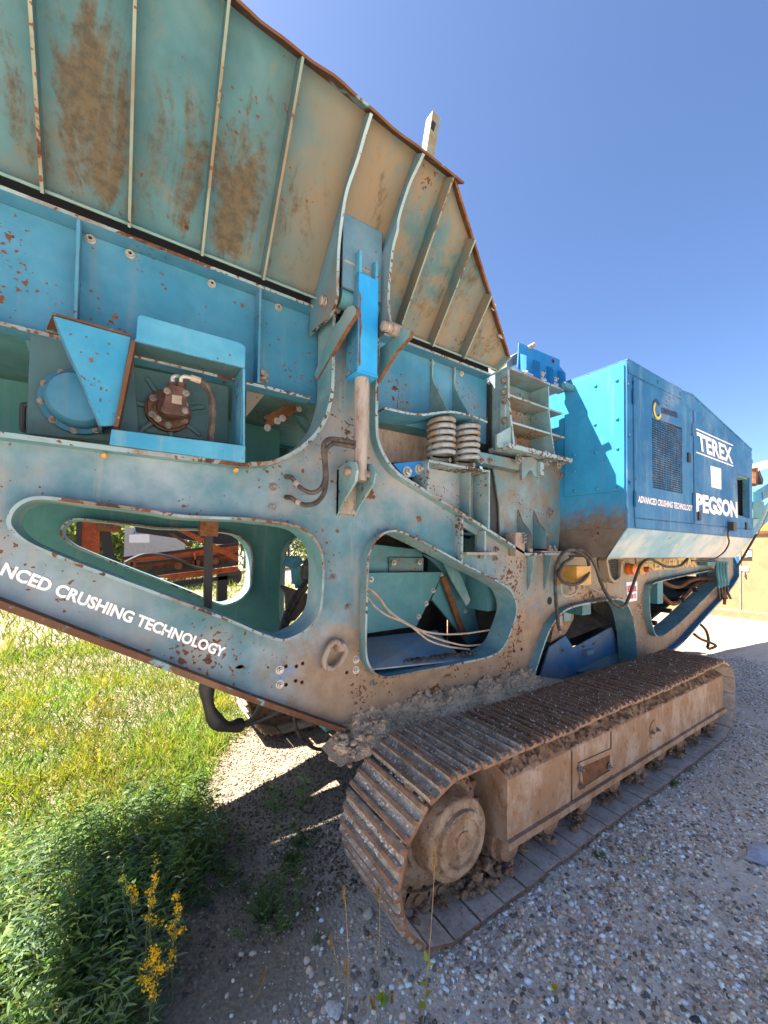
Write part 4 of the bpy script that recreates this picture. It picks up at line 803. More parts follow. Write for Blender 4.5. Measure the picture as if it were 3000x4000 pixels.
# loudhailer-shaped horn grille
hg = smoothloop(XZ('M', [(442, 105), (552, 105), (550, 200), (545, 260), (510, 292), (480, 285), (455, 240), (445, 180)], 1.93), 3)
HG = part(MB().strip(hg, .035, 1.90, 1.98, True), 'horn_guard', ('chassis', 'chassis'))
HB = XZ('M', [(460, 105), (545, 270)], 1.93); hm = MB(); 
for i in range(9):
    t = i/8; hm.box((HB[0][0]+(HB[1][0]-HB[0][0])*t-.004, 1.925, HB[1][1]), (HB[0][0]+(HB[1][0]-HB[0][0])*t+.004, 1.93, HB[0][1]))
for i in range(13):
    t = i/12; hm.box((HB[0][0], 1.922, HB[1][1]+(HB[0][1]-HB[1][1])*t-.004), (HB[1][0], 1.926, HB[1][1]+(HB[0][1]-HB[1][1])*t+.004))
hm.build('horn_mesh', 'blacksteel', HG)
# warning decal: white panel with red marks
WD = part(MB().pY(XZ('M', [(612, 300), (702, 290), (698, 448), (635, 458), (618, 380)], 1.992), 1.988, 1.9945), 'warning_decal', 'white')
for q in ([(622, 330), (650, 322), (660, 370), (670, 318), (696, 335), (694, 372), (624, 382)], [(640, 400), (672, 396), (672, 430), (640, 436)], [(680, 394), (692, 392), (690, 428), (680, 430)]):
    MB().pY(XZ('M', q, 1.988), 1.9865, 1.988).build('decal_mark', 'red', WD)
# control valve bank with hoses at the tail
VK = part(MB().box(tuple(at('M', 1250, 165, Y=1.9)+Vector((0, -.03, 0))), tuple(at('M', 1420, 130, Y=1.9)+Vector((0, .06, 0)))), 'valve_bank', 'inner')
for k in range(4):
    x0 = 1345+k*24; a = at('M', x0, 140, Y=1.87)
    MB().tube([a, at('M', x0+4, 220+10*k, Y=1.86), at('M', x0+16, 290, Y=1.86), at('M', x0+14, 345-8*k, Y=1.87)], .022, 8).build('valve_spool', 'inner', VK, smooth=True)
    MB().tube([at('M', x0+14, 330, Y=1.88), at('M', x0+20, 380, Y=1.9), at('M', x0+24+6*k, 430, Y=1.92)], .016, 8).build('valve_hose', 'hose', VK, smooth=True)
part(MB().tube([at('M', x, y, Y=1.9) for x, y in [(1405, 350), (1412, 420), (1410, 480)]], .02, 8), 'hanging_hose', 'rust', smooth=True)
# conveyor inside the raked end: belt, rollers, pipes
part(MB().add([(4.6, 2.2, .75), (7.2, 2.2, 1.45), (7.2, 3.25, 1.45), (4.6, 3.25, .75), (4.6, 2.2, .72), (7.2, 2.2, 1.42), (7.2, 3.25, 1.42), (4.6, 3.25, .72)], [(0, 1, 2, 3), (4, 7, 6, 5), (0, 4, 5, 1), (1, 5, 6, 2), (2, 6, 7, 3), (3, 7, 4, 0)]), 'conveyor_belt', 'belt')
for t in np.linspace(.1, .9, 6):
    x = 4.6+2.6*t; z = .75+.7*t; part(MB().lathe((x, 2.06, z+.03), (0, 1, 0), [(0, .03), (.25, .03)], 10), 'roller_stub', 'blacksteel', smooth=True)
part(MB().box((4.4, 2.9, .7), (7.3, 2.92, 1.75)), 'conveyor_side', 'crusher')
part(MB().pX([(2.2, .9), (2.85, .9), (2.85, 1.7), (2.2, 1.7)], 4.72, 4.74), 'chute_side', 'crusher')
for pts in ([(845, 340, 2.15), (900, 400, 2.12), (960, 460, 2.1), (1020, 470, 2.1), (1100, 400, 2.12), (1180, 320, 2.12), (1260, 295, 2.1), (1340, 290, 2.0)], [(900, 290, 2.2), (980, 330, 2.2), (1050, 335, 2.2), (1130, 290, 2.15), (1220, 270, 2.1), (1340, 280, 2.0)]):
    part(MB().tube([at('M', x, y, Y=yy) for x, y, yy in pts], .026, 8), 'hydraulic_hose', 'rust', smooth=True)
for pts in ([(1215, 640, 2.2), (1260, 690, 2.15), (1280, 760, 2.15), (1275, 825, 2.15)], [(1165, 720, 2.1), (1220, 760, 2.1), (1300, 790, 2.1), (1340, 815, 2.1), (1290, 838, 2.1), (1270, 820, 2.1)]):
    part(MB().tube([at('M', x, y, Y=yy) for x, y, yy in pts], .018, 8), 'dangling_cable', 'rust', smooth=True)
# plates inside the arch
part(MB().pY(XZ('A', [(495, 1040), (570, 800), (650, 745), (690, 805), (880, 700), (930, 830), (930, 1040)], 2.16), 2.16, 2.175), 'belly_plate', 'innerblue')
bolts(CR, 'A', [(737, 795), (632, 815)], DBOLT, Y=2.16); 
p = at('A', 765, 828, Y=2.14); part(MB().box((p.x-.07, 2.12, p.z-.02), (p.x+.07, 2.16, p.z+.03)), 'handle', 'lip')
part(MB().pY(XZ('A', [(720, 925), (905, 835), (910, 870), (800, 935)], 2.12), 2.12, 2.16), 'belly_rail', 'lip')
part(MB().box((3.05, 2.45, .75), (4.6, 2.47, 1.35)), 'belly_liner', 'belt')
part(MB().add([(3.2, 2.2, .88), (4.5, 2.2, 1.02), (4.5, 2.5, 1.2), (3.2, 2.5, 1.05)], [(0, 1, 2, 3)]), 'chute_floor', 'belt')
part(MB().pY(XZ('A', [(575, 780), (650, 735), (690, 660), (690, 610), (620, 640), (590, 700)], 2.2), 2.2, 2.4), 'rubber_flap', 'clay')
p = at('A', 655, 640, Y=2.19); part(MB().box((p.x-.08, 2.17, p.z-.06), (p.x+.05, 2.195, p.z+.03)), 'flap_clip', 'lip')

# ---- chute seen through the second window
part(MB().pY(XZ('R', [(80, 478), (848, 470), (580, 1010), (80, 1085)], 2.42), 2.42, 2.435), 'discharge_chute', 'inner')
part(MB().pY(XZ('R', [(100, 190), (630, 250), (630, 330), (640, 470), (80, 480)], 2.50), 2.49, 2.51), 'chute_panel', 'inner')
part(MB().pY(XZ('R', [(300, 325), (642, 330), (640, 462), (300, 470)], 2.48), 2.47, 2.488), 'chute_cover', 'crusher')
a0 = at('R', 640, 300, Y=2.4); 
part(MB().pY(XZ('R', [(640, 290), (1090, 470), (1215, 1130), (1100, 1190), (730, 740), (850, 480), (760, 380)], 2.44), 2.44, 2.46), 'chute_cheek', 'inner')
part(MB().bar(at('R', 840, 520, Y=2.40), at('R', 1060, 1120, Y=2.40), .05, .02, (0, 1, 0)), 'rust_rail', 'rust')
part(MB().pY(smoothloop(XZ('R', [(850, 380), (990, 440), (1100, 700), (1112, 760), (1085, 800), (1055, 770)], 2.33), 2), 2.33, 2.345), 'strut', 'lip')
fl_ = [at('R', x, y, Z=z) for x, y, z in [(90, 1100, 1.12), (560, 1000, 1.12), (760, 985, 1.12), (1120, 1200, 1.05)]]
q = XZ('R', [(90, 1420), (1250, 1330)], 2.02)
part(MB().add([(q[0][0], 1.985, 1.085), (q[1][0]-.25, 1.985, 1.03), (q[1][0]-.1, 2.44, 1.14), (q[0][0]-.05, 2.44, 1.16), (q[0][0], 1.985, 1.075), (q[1][0]-.25, 1.985, 1.02), (q[1][0]-.1, 2.44, 1.13), (q[0][0]-.05, 2.44, 1.15)], [(0, 1, 2, 3), (4, 7, 6, 5), (0, 4, 5, 1), (1, 5, 6, 2), (2, 6, 7, 3), (3, 7, 4, 0)]), 'chute_floor', 'chutefloor')
part(MB().pY(XZ('R', [(1100, 480), (1400, 560), (1400, 1250), (1230, 1200)], 2.6), 2.6, 2.62), 'chute_wall', 'belt')
bolts(CR, 'R', [(835, 510), (745, 655), (675, 785), (600, 915), (128, 545)], BOLT, Y=2.42, sc=1.0); bolts(CR, 'R', [(355, 378), (610, 375), (1065, 858)], BOLT, Y=2.44, sc=1.0)
for pts in ([(60, 640, 2.1), (110, 640, 2.08), (200, 720, 2.08), (290, 840, 2.08), (400, 930, 2.06), (520, 1000, 2.06), (650, 1060, 2.05), (850, 1090, 2.05), (1050, 1085, 2.08), (1200, 1065, 2.1), (1330, 1045, 2.12)],
            [(60, 700, 2.1), (110, 750, 2.08), (170, 820, 2.08), (280, 900, 2.08), (400, 950, 2.06), (520, 1010, 2.05), (620, 1090, 2.05), (720, 1160, 2.05), (900, 1215, 2.06), (1110, 1243, 2.08)],
            [(60, 620, 2.12), (120, 660, 2.1), (220, 760, 2.1), (330, 890, 2.08), (480, 985, 2.06), (600, 1050, 2.05), (720, 1110, 2.05), (900, 1170, 2.06), (1080, 1205, 2.08), (1240, 1190, 2.12)]):
    part(MB().tube([at('R', x, y, Y=yy) for x, y, yy in pts], .007, 6), 'control_cable', 'wire', smooth=True)
part(MB().box((1.25, 2.95, .75), (2.75, 2.97, 2.0)), 'chute_back', 'belt'); part(MB().box((2.78, 2.2, .70), (2.80, 2.97, 1.95)), 'chute_light_block', 'belt'); part(MB().box((1.25, 2.44, .78), (2.78, 2.97, .80)), 'chute_base', 'belt'); part(MB().box((1.25, 2.2, 1.92), (2.6, 2.95, 1.94)), 'chute_top', 'inner')  # end plate added to block sunlight leaking into the chute
# dusty material lying in the lower lip and things seen through the first window
p0_ = at('K', 1380, 150, Y=2.3); p1_ = at('K', 1370, 840, Y=2.3)
part(MB().bar(p0_, p1_, .04, .035, (0, 1, 0)), 'steel_bar', 'blacksteel'); part(MB().box((p0_.x-.045, 2.28, p0_.z-.06), (p0_.x+.045, 2.34, p0_.z+.08)), 'bar_socket', 'rust')
part(MB().tube([at('L', x, y, Y=yy) for x, y, yy in [(930, 700, 2.7), (870, 820, 2.7), (820, 1010, 2.7), (840, 1150, 2.7), (840, 1230, 2.65), (700, 1420, 2.6), (560, 1650, 2.5), (440, 1930, 2.4), (370, 2200, 2.35)]], .022, 8), 'hydraulic_hose', 'hose', smooth=True)
part(MB().tube([at('L', x, y, Y=yy) for x, y, yy in [(860, 1280, 2.65), (760, 1480, 2.6), (620, 1710, 2.5), (490, 1990, 2.4), (400, 2220, 2.33)]], .020, 8), 'hydraulic_hose', 'hose', smooth=True)
part(MB().pY(XZ('L', [(460, 850), (540, 640), (700, 640), (780, 770), (700, 840), (660, 1230), (640, 900)], 3.2), 3.15, 3.3), 'tensioner_bracket', 'feeder')
part(MB().pY(XZ('L', [(700, 840), (930, 830), (930, 1180), (640, 1300), (640, 1240)], 3.1), 3.05, 3.1), 'drive_cover', 'farweb')
part(MB().pY(XZ('L', [(330, 1250), (450, 1260), (900, 1420), (950, 1600), (640, 1960), (480, 2010), (440, 1400)], 3.0), 2.99, 3.02), 'belly_side_plate', 'belt')
# hoses hanging below the frame
part(MB().tube([at('P', x, y, Y=yy) for x, y, yy in [(140, 140, 2.2), (140, 260, 2.2), (170, 420, 2.2), (240, 530, 2.22), (340, 565, 2.25), (440, 550, 2.3)]], lambda t: .034+.006*math.sin(t*14), 10), 'sleeved_hose', 'rubber', smooth=True)
for pts in ([(420, 560, 2.3), (520, 520, 2.3), (590, 450, 2.25), (640, 350, 2.2)], [(430, 565, 2.3), (560, 530, 2.3), (700, 480, 2.28), (860, 400, 2.2)]):
    part(MB().tube([at('P', x, y, Y=yy) for x, y, yy in pts], .014, 8), 'hydraulic_hose', 'rubber', smooth=True)
part(MB().tube([at('P', x, y, Y=yy) for x, y, yy in [(945, 430, 2.3), (960, 560, 2.35), (1030, 690, 2.4), (1150, 770, 2.4), (1300, 780, 2.4)]], .012, 8), 'hydraulic_hose', 'hose', smooth=True)
part(MB().box((1.75, 2.5, .42), (4.2, 3.1, .70)), 'belly_pan', 'belt')

# ---- crawler tracks
YT0, YT1 = 1.31, 1.81; XF, XRr, RT_, ZC = 1.345, 4.765, .355, .388
def track_pt(s):
    """point and outward angle on the chain at arc length s"""
    L = XRr-XF; A = math.pi*RT_
    s %= 2*L+2*A
    if s < L: return (XF+s, ZC+RT_-.018*math.sin(math.pi*s/L)*abs(math.sin(2.2*math.pi*s/L)), math.pi/2)
    s -= L
    if s < A: a = math.pi/2-s/RT_; return (XRr+RT_*math.cos(a), ZC+RT_*math.sin(a), a)
    s -= A
    if s < L: return (XRr-s, ZC-RT_, -math.pi/2)
    s -= L; a = -math.pi/2-s/RT_; return (XF+RT_*math.cos(a), ZC+RT_*math.sin(a), a)
PER = 2*(XRr-XF)+2*math.pi*RT_; NSH = 54; PIT = PER/NSH
def shoe_mesh():
    """triple-grouser shoe: plate with three bars, notched edges; x along chain, y across, z outwards"""
    hw_ = PIT/2-.006; w = (YT1-YT0)/2; m = MB()
    prof = [(-hw_, 0), (hw_, 0), (hw_, .010)]
    for c in (.066, 0, -.066): prof += [(c+.016, .013), (c+.009, .034), (c-.009, .034), (c-.016, .013)]
    prof += [(-hw_, .010)]
    ms_side = 2
    cnt = len(prof); ys = [-w, -w+.012, -.1, .1, w-.012, w]; vs = []
    for k, y in enumerate(ys):
        for x, z in prof: vs.append((x, y, z if z < .02 or k not in (0, 5) else z-.009))
    fs, mm = [], []
    for k in range(len(ys)-1):
        for i in range(cnt):
            j = (i+1) % cnt; fs.append((k*cnt+i, k*cnt+j, (k+1)*cnt+j, (k+1)*cnt+i))
            zz = min(prof[i][1], prof[j][1]); mm.append(2 if i == 0 else (0 if zz > .02 else (3 if max(prof[i][1], prof[j][1]) > .02 else 1)))
    fs += [tuple(range(cnt)), tuple(reversed([(len(ys)-1)*cnt+i for i in range(cnt)]))]; mm += [0, 0]
    return m.add(vs, fs, mm).mesh('shoe', ('shoe', 'shoeflat', 'shoein', 'shoeflat'))
SHOE = shoe_mesh(); SHOE_TOP = shoe_mesh(); SHOE_TOP.materials[3] = MT['shoerust']; SHOE_TOP.materials[1] = MT['shoedust']
LINK = MB().box((-PIT*.47, -.05, -.075), (PIT*.47, -.02, -.001)).box((-PIT*.47, .02, -.075), (PIT*.47, .05, -.001)).lathe((0, -.06, -.045), (0, 1, 0), [(0, .024), (.12, .024)], 10).mesh('chain_link', 'clay')
def track(dy, lab):
    yc = (YT0+YT1)/2+dy; flip = dy > 0
    yn, s = (YT0+.045+dy, 1) if not flip else (YT1-.045+dy, -1)
    # frame beam: box with mud-shelved shoulder
    sec = [(yn, .265), (yn, .595), (yn+.02*s, .615), (yn+.12*s, .665), (yn+.36*s, .665), (yn+.40*s, .265)]
    fr = part(MB().pX(sec, 1.70, 4.93), 'track_frame', 'beam')
    MB().box((1.69, min(yn, yn-.022*s), .25), (4.95, max(yn, yn-.022*s), .288)).build('bottom_rail', 'beam', fr)
    for k in range(len(range(NSH))):
        x, z, a = track_pt(k*PIT+.03); o = link('track_shoe', SHOE_TOP if abs(a-math.pi/2) < .01 and k > 2 else SHOE, fr); o.location = (x, yc+random.uniform(-.005, .005), z+random.uniform(0, .004)); o.rotation_euler = (random.uniform(-.008, .008), math.pi/2-a+random.uniform(-.015, .015), random.uniform(-.01, .01))
        o2 = link('chain_link', LINK, fr); o2.location = (x, yc, z); o2.rotation_euler = (0, math.pi/2-a, 0)
    for k in range(9):
        x = 1.78+k*.375
        MB().lathe((x, yn+.03*s, .195), (0, s, 0), [(0, .05), (.015, .075), (.05, .08), (.06, .10), (.085, .10), (.09, .08), (.25, .08), (.26, .10), (.285, .10), (.29, .05)], 16).build('roller', 'clay', fr, smooth=True)
    # final drive at the front end
    prof = [(.016, .02), (.016, .104), (.002, .110), (0, .116), (0, .138), (.004, .144), (.024, .146), (.026, .150), (.030, .178), (.036, .186), (.048, .190), (.15, .200), (.151, .225), (.185, .228), (.19, .27), (.25, .27), (.26, .14), (.42, .14)]
    HBm = MB().lathe((XF+.02, yn-.02*s, .415), (0, s, 0), prof, 40).build('final_drive', 'hub', fr, smooth=True)
    MB().lathe((XF+.03, yn-.004*s, .418), (0, -s, 0), [(-.005, .046), (.006, .044), (.008, .030), (.003, .026), (.003, .008)], 16).build('drive_plug', 'clay', fr, smooth=True)
    MB().lathe((XRr, yn+.08*s, ZC), (0, s, 0), [(0, .10), (.01, .27), (.05, .28), (.05, .24), (.25, .24), (.25, .1)], 28).build('idler', 'clay', fr, smooth=True)
    # teeth of the sprocket behind the drive
    tooth = [(XF+(.335 if k % 4 in (0, 1) else .275)*math.cos(2*math.pi*k/76), .395+(.335 if k % 4 in (0, 1) else .275)*math.sin(2*math.pi*k/76)) for k in range(76)]
    MB().pY(tooth, yc-.03, yc+.03).build('sprocket', 'clay', fr)
    if not flip:
        px_ = XZ('E', [(438, 985), (625, 905), (628, 1005), (455, 1115)], yn); HP = MB().pY(px_, yn-.002, yn+.01).build('access_hole_cover', 'rust', fr, label='rust-brown rectangular access cover on the dusty track frame')
        pf_ = XZ('E', [(425, 960), (640, 865), (645, 1030), (440, 1140)], yn); MB().pY(pf_, yn-.010, yn+.001, [px_]).build('access_frame', 'beam', fr)
        bolts(fr, 'E', [(448, 1112), (442, 1000), (628, 985)], DBOLT, Y=yn-.010, name='bolt')
        MB().pY(smoothloop(XZ('M', [(0, 0)], yn), 1) if False else [(u, v) for u, v in circ((at('E', 917, 745, Y=yn).x, at('E', 917, 745, Y=yn).z), .07, 18)], yn-.006, yn+.001).build('inspection_cover', 'beam', fr)
        bolts(fr, 'E', [(905, 762), (940, 745)], DBOLT, Y=yn-.006)
        for xx in (385, 640): 
            p = at('E', xx, 900, Y=yn); MB().box((p.x-.006, yn-.004, .29), (p.x+.006, yn+.001, .59)).build('weld_seam', 'rust', fr)
    return fr
TRK = track(0, 'near'); TRK2 = track(2*(YM-(YT0+YT1)/2), 'far')

def lumps(name, spots, mat, parent=None, seed=1):
    """irregular clods joined into one mesh; spots: (x,y,z,r)"""
    R2 = random.Random(seed); m = MB()
    bm = bmesh.new(); bmesh.ops.create_icosphere(bm, subdivisions=2, radius=1); base = [v.co.copy() for v in bm.verts]; fcs = [tuple(v.index for v in f.verts) for f in bm.faces]; bm.free()
    for x, y, z, r in spots:
        o = Vector((R2.uniform(0, 99), R2.uniform(0, 99), R2.uniform(0, 99))); sx, sy, sz = R2.uniform(.7, 1.3), R2.uniform(.7, 1.3), R2.uniform(.5, .95)
        m.add([Vector((x+v.x*sx*r*(1+.55*noise.noise(v*1.6+o)), y+v.y*sy*r*(1+.55*noise.noise(v*1.6+o)), z+v.z*sz*r*(1+.55*noise.noise(v*2.3+o)))) for v in base], fcs)
    return m.build(name, mat, parent, smooth=False)
def heightfield(name, x0, x1, y0, y1, nx, ny, fn, mat, parent=None):
    vs = [(x0+(x1-x0)*i/nx, y0+(y1-y0)*j/ny, fn(x0+(x1-x0)*i/nx, y0+(y1-y0)*j/ny)) for i in range(nx+1) for j in range(ny+1)]
    fs = [(i*(ny+1)+j, (i+1)*(ny+1)+j, (i+1)*(ny+1)+j+1, i*(ny+1)+j+1) for i in range(nx) for j in range(ny)]
    o = MB().add(vs, fs).build(name, mat, parent, smooth=True); return o
def fbm(x, y, s, seed=0.0): return noise.fractal(Vector((x*s, y*s, seed)), .6, 2.0, 5)
# soil caked between the frame and the track, and on the shoulder of the beam
def mudz(x, y):
    t = (y-1.78)/.225; env = max(0, min(1, (x-.93)/.22))*max(0, min(1, (3.12-x)/.5))
    return .70 + .15*env*t**.8 + .055*env*fbm(x, y, 5, 3)*(.4+t) + .012*fbm(x, y, 30, 5)*env
mu = heightfield('mud', .93, 3.15, 1.78, 1.997, 260, 30, mudz, 'mud')
tag(mu, 'dried grey-brown soil caked between the crusher frame and the near track', 'mud', kind='stuff')
sp_ = [(1.0+random.random()*1.9, 1.80+random.random()*.18, 0, .004+.013*random.random()**3) for _ in range(1300)]
sp_ = [(x, y, mudz(x, y)+r*.2, r) for x, y, _, r in sp_] + [(.97+random.random()*.14, 1.84+.14*random.random(), .64+.14*random.random(), .012+.02*random.random()) for _ in range(70)]
cl = lumps('mud_clods', sp_, 'mud', seed=4); tag(cl, 'crumbly soil clods piled on the caked mud beside the near track', 'soil', kind='stuff')
def shz(x, y):
    t = (y-1.36)/.16; return .632 + .055*t + .022*fbm(x, y, 9, 8) + .014*fbm(x, y, 40, 2) - .012*max(0, 1-t*3)
ms_ = heightfield('shoulder_mud', 1.70, 4.9, 1.352, 1.62, 320, 22, shz, 'clay'); ms_.parent = CR; ms_.location = (-2.5, -YM, 0); ms_['kind'] = 'stuff'
# crushed stone lying between the grousers
def chips_on_track():
    m = MB(); R3 = random.Random(3)
    bm = bmesh.new(); bmesh.ops.create_icosphere(bm, subdivisions=1, radius=1); base = [v.co.copy() for v in bm.verts]; fcs = [tuple(v.index for v in f.verts) for f in bm.faces]; bm.free()
    for k in range(NSH):
        x, z, a = track_pt(k*PIT+.03)
        if a < .1 or a > math.pi: 
            if not (math.pi*-1.5 <= a <= -math.pi*.75): continue
        dens = .25+.75*max(0, noise.noise(Vector((k*.7, 3, 1)))+.4)
        for _ in range(int(260*dens)):
            u = R3.choice((-.033, .033, -.0795))+R3.uniform(-.013, .013); v = R3.gauss(0, .14)
            if abs(v) > .22: continue
            if noise.noise(Vector((k*2.3, v*9, u*40))) < -.12: continue
            r = R3.uniform(.003, .0095); t = Vector((math.sin(a), 0, -math.cos(a))); n_ = Vector((math.cos(a), 0, math.sin(a)))
            c = Vector((x, (YT0+YT1)/2+v, z))+t*u+n_*(.011+r*.4); q = Quaternion((R3.random()-.5, R3.random()-.5, R3.random()-.5, R3.random()-.5)).normalized()
            m.add([c+q @ Vector((b.x*r*R3.uniform(.7, 1.3), b.y*r, b.z*r*.8)) for b in base], fcs, R3.choice((0, 0, 1)))
    return m
o = chips_on_track().build('stone_chips', ('alu', 'mud')); MT['stonechip'] = rough_mat('pale_stone_chip', (0.52, 0.455, 0.385), (0.74, 0.67, 0.585), (.32, .265, .21), 60); o.data.materials[0] = MT['stonechip']
tag(o, 'pale crushed stone chips lying between the grousers of the near track', 'stone chips', kind='stuff')

# ================================================================== GROUND SHEETS
def gmat():
    m, nt, b, pos = newmat('gravel_yard', .95, 0, .2)
    n1 = noi(nt, pos, 1.1, 6, .6); n2 = noi(nt, pos, 60, 4, .6); vo = _n(nt, 'ShaderNodeTexVoronoi'); vo.inputs['Scale'].default_value = 55; nt.links.new(pos, vo.inputs['Vector'])
    c = mix(nt, ramp(nt, n1, .38, .64), (0.56, 0.46, 0.355), (0.66, 0.555, 0.44))
    c = mix(nt, ramp(nt, n2, .4, .7, 0, .5), c, (0.52, 0.445, 0.365)); hs = _n(nt, 'ShaderNodeSeparateColor'); nt.links.new(vo.outputs['Color'], hs.inputs[0])
    c = mix(nt, ramp(nt, hs.outputs[0], .45, .95, 0, .35), c, (0.20, 0.175, 0.15)); c = mix(nt, ramp(nt, hs.outputs[1], .8, .9, 0, .6), c, (.45, .44, .44))
    sep = _n(nt, 'ShaderNodeSeparateXYZ'); nt.links.new(pos, sep.inputs[0])
    # ochre soil on the meadow side
    side = mth(nt, 'MULTIPLY', ramp(nt, mth(nt, 'ADD', sep.outputs[0], mth(nt, 'MULTIPLY', n1, -1.2)), .0, .7, 1, 0), ramp(nt, sep.outputs[1], 1.0, 1.7))
    far = ramp(nt, mth(nt, 'ADD', sep.outputs[1], mth(nt, 'MULTIPLY', n1, .8)), 2.55, 3.1)
    c = mix(nt, mth(nt, 'MAXIMUM', mth(nt, 'MULTIPLY', side, .9), mth(nt, 'MULTIPLY', far, .85)), c, mix(nt, ramp(nt, n2, .35, .65), (0.22, 0.16, 0.10), (0.135, 0.10, 0.065)))
    nt.links.new(c, b.inputs['Base Color'])
    bump(nt, b, mth(nt, 'ADD', mth(nt, 'MULTIPLY', vo.outputs['Distance'], -.7), mth(nt, 'MULTIPLY', n2, .6)), .6, .012); return m
MT['ground'] = gmat()
gx = np.concatenate([[-900, -300, -100, -40, -15], np.linspace(-5, 12, 170), [16, 30, 60, 150, 400, 1200]]); gy = np.concatenate([[-600, -100, -20], np.linspace(-3, 9, 120), [12, 20, 40, 90, 250, 900]])
vs = [(x, y, ground_h(x, y) if -5 <= x <= 12 and -3 <= y <= 9 else 0) for x in gx for y in gy]; nyg = len(gy)
fs = [(i*nyg+j, (i+1)*nyg+j, (i+1)*nyg+j+1, i*nyg+j+1) for i in range(len(gx)-1) for j in range(nyg-1)]
g = MB().add(vs, fs).build('ground', 'ground', smooth=True); g['kind'] = 'structure'

# ------------------------------------------------------------------ gravel: real stones near the camera
def stones(name, n, sampler, rmin, rmax, power, seed, pal):
    r_ = np.random.default_rng(seed)
    bm = bmesh.new(); bmesh.ops.create_icosphere(bm, subdivisions=1, radius=1); B = np.array([v.co[:] for v in bm.verts]); Fc = np.array([[v.index for v in f.verts] for f in bm.faces]); bm.free()
    P = sampler(n, r_); n = len(P); rad = rmin+(rmax-rmin)*r_.random(n)**power
    shp = r_.uniform(.6, 1.35, (n, 1, 3))*np.array([1, 1, .68]); jit = r_.uniform(.78, 1.2, (n, len(B), 1))
    V = B[None]*jit*shp; ang = r_.random(n)*6.28; c, s = np.cos(ang), np.sin(ang); tl_ = r_.uniform(-.5, .5, n); ct, st_ = np.cos(tl_), np.sin(tl_)
    y2 = V[:, :, 1]*ct[:, None]-V[:, :, 2]*st_[:, None]; z2 = V[:, :, 1]*st_[:, None]+V[:, :, 2]*ct[:, None]
    x3 = V[:, :, 0]*c[:, None]-y2*s[:, None]; y3 = V[:, :, 0]*s[:, None]+y2*c[:, None]
    V = np.stack([x3, y3, z2], 2)*rad[:, None, None]; V[:, :, :2] += P[:, None, :2]; V[:, :, 2] += (P[:, 2]+rad*.12)[:, None]
    nv = len(B); FF = (Fc[None]+(np.arange(n)*nv)[:, None, None]).reshape(-1, 3)
    me = bpy.data.meshes.new(name); me.vertices.add(n*nv); me.vertices.foreach_set('co', V.reshape(-1).astype(np.float32))
    nf = len(FF); me.loops.add(nf*3); me.loops.foreach_set('vertex_index', FF.reshape(-1).astype(np.int32)); me.polygons.add(nf); me.polygons.foreach_set('loop_start', np.arange(0, nf*3, 3, dtype=np.int32)); me.polygons.foreach_set('loop_total', np.full(nf, 3, dtype=np.int32))
    pal = np.array(pal); ci = r_.integers(0, len(pal), n); colr = pal[ci]*r_.uniform(.75, 1.2, (n, 1)); colr = np.repeat(np.concatenate([colr, np.ones((n, 1))], 1), nv, 0)
    at_ = me.color_attributes.new('tone', 'FLOAT_COLOR', 'POINT'); at_.data.foreach_set('color', colr.reshape(-1).astype(np.float32))
    me.polygons.foreach_set('use_smooth', np.ones(nf, dtype=bool)); me.update(); me.validate()
    me.materials.append(MT['stone']); return link(name, me)
def attr_mat(name, rough=.85, spec=.3, trans=0.0, b_scale=80):
    m, nt, b, pos = newmat(name, rough, 0, spec); a = _n(nt, 'ShaderNodeAttribute'); a.attribute_name = 'tone'
    n1 = noi(nt, pos, b_scale, 4, .6); nt.links.new(mix(nt, ramp(nt, n1, .35, .7, 0, .25), a.outputs['Color'], (.16, .145, .13)), b.inputs['Base Color'])
    return m, nt, b, a
MT['stone'] = attr_mat('loose_stone')[0]
PAL = [(.52, .465, .41), (.70, .645, .59), (.36, .32, .285), (.17, .152, .14), (.45, .37, .30), (.10, .092, .085), (.26, .24, .225), (.56, .48, .40), (.82, .77, .72), (.40, .27, .18), (.21, .185, .165), (.33, .30, .28)]
def gravel_sampler(x0, x1, y0, y1, keep):
    def f(n, r_):
        P = np.stack([r_.uniform(x0, x1, n), r_.uniform(y0, y1, n), np.zeros(n)], 1)
        k = np.array([keep(x, y) > r_.random() for x, y in P[:, :2]]); P = P[k]
        P[:, 2] = [ground_h(x, y) for x, y in P[:, :2]]; return P
    return f
def inview(x, y):
    d = FWD.x*x+FWD.y*y
    if d < .3: return False
    u = (RIGHT.x*x+RIGHT.y*y)/d; return -1.1 < u < 1.08
def k_near(x, y):
    if not inview(x, y) or (1.33 < y < 1.79 and 1.05 < x < 5.1): return 0
    b = max(0, min(1, (x-.12-.3*noise.noise(Vector((x*2, y*2, 0)))-(y-1.9)*.25)/.35)); return b*max(.12, min(1, .62+1.5*noise.noise(Vector((x*1.25, y*1.25, 4)))+.5*noise.noise(Vector((x*5, y*5, 6)))))*(1 if x > 1.3 else max(.06, min(1, (1.75-y)/.5)))
o = stones('gravel', 80000, gravel_sampler(.1, 3.2, .25, 2.3, k_near), .0024, .0150, 3.4, 5, np.minimum(np.array(PAL)*np.array([1.60, 1.40, 1.20]), .86)); tag(o, 'mixed grey gravel covering the yard beside the crusher', 'gravel', kind='stuff')
o = stones('gravel', 42000, gravel_sampler(2.6, 9.0, .3, 2.6, k_near), .0045, .013, 2.4, 6, np.minimum(np.array(PAL)*np.array([1.60, 1.40, 1.20]), .86)); tag(o, 'mixed grey gravel stretching along the outer side of the track', 'gravel', kind='stuff')
def k_soil(x, y): return .9 if inview(x, y) and y > 1.75 and not (1.33 < y < 1.79 and x > 1.0) else 0
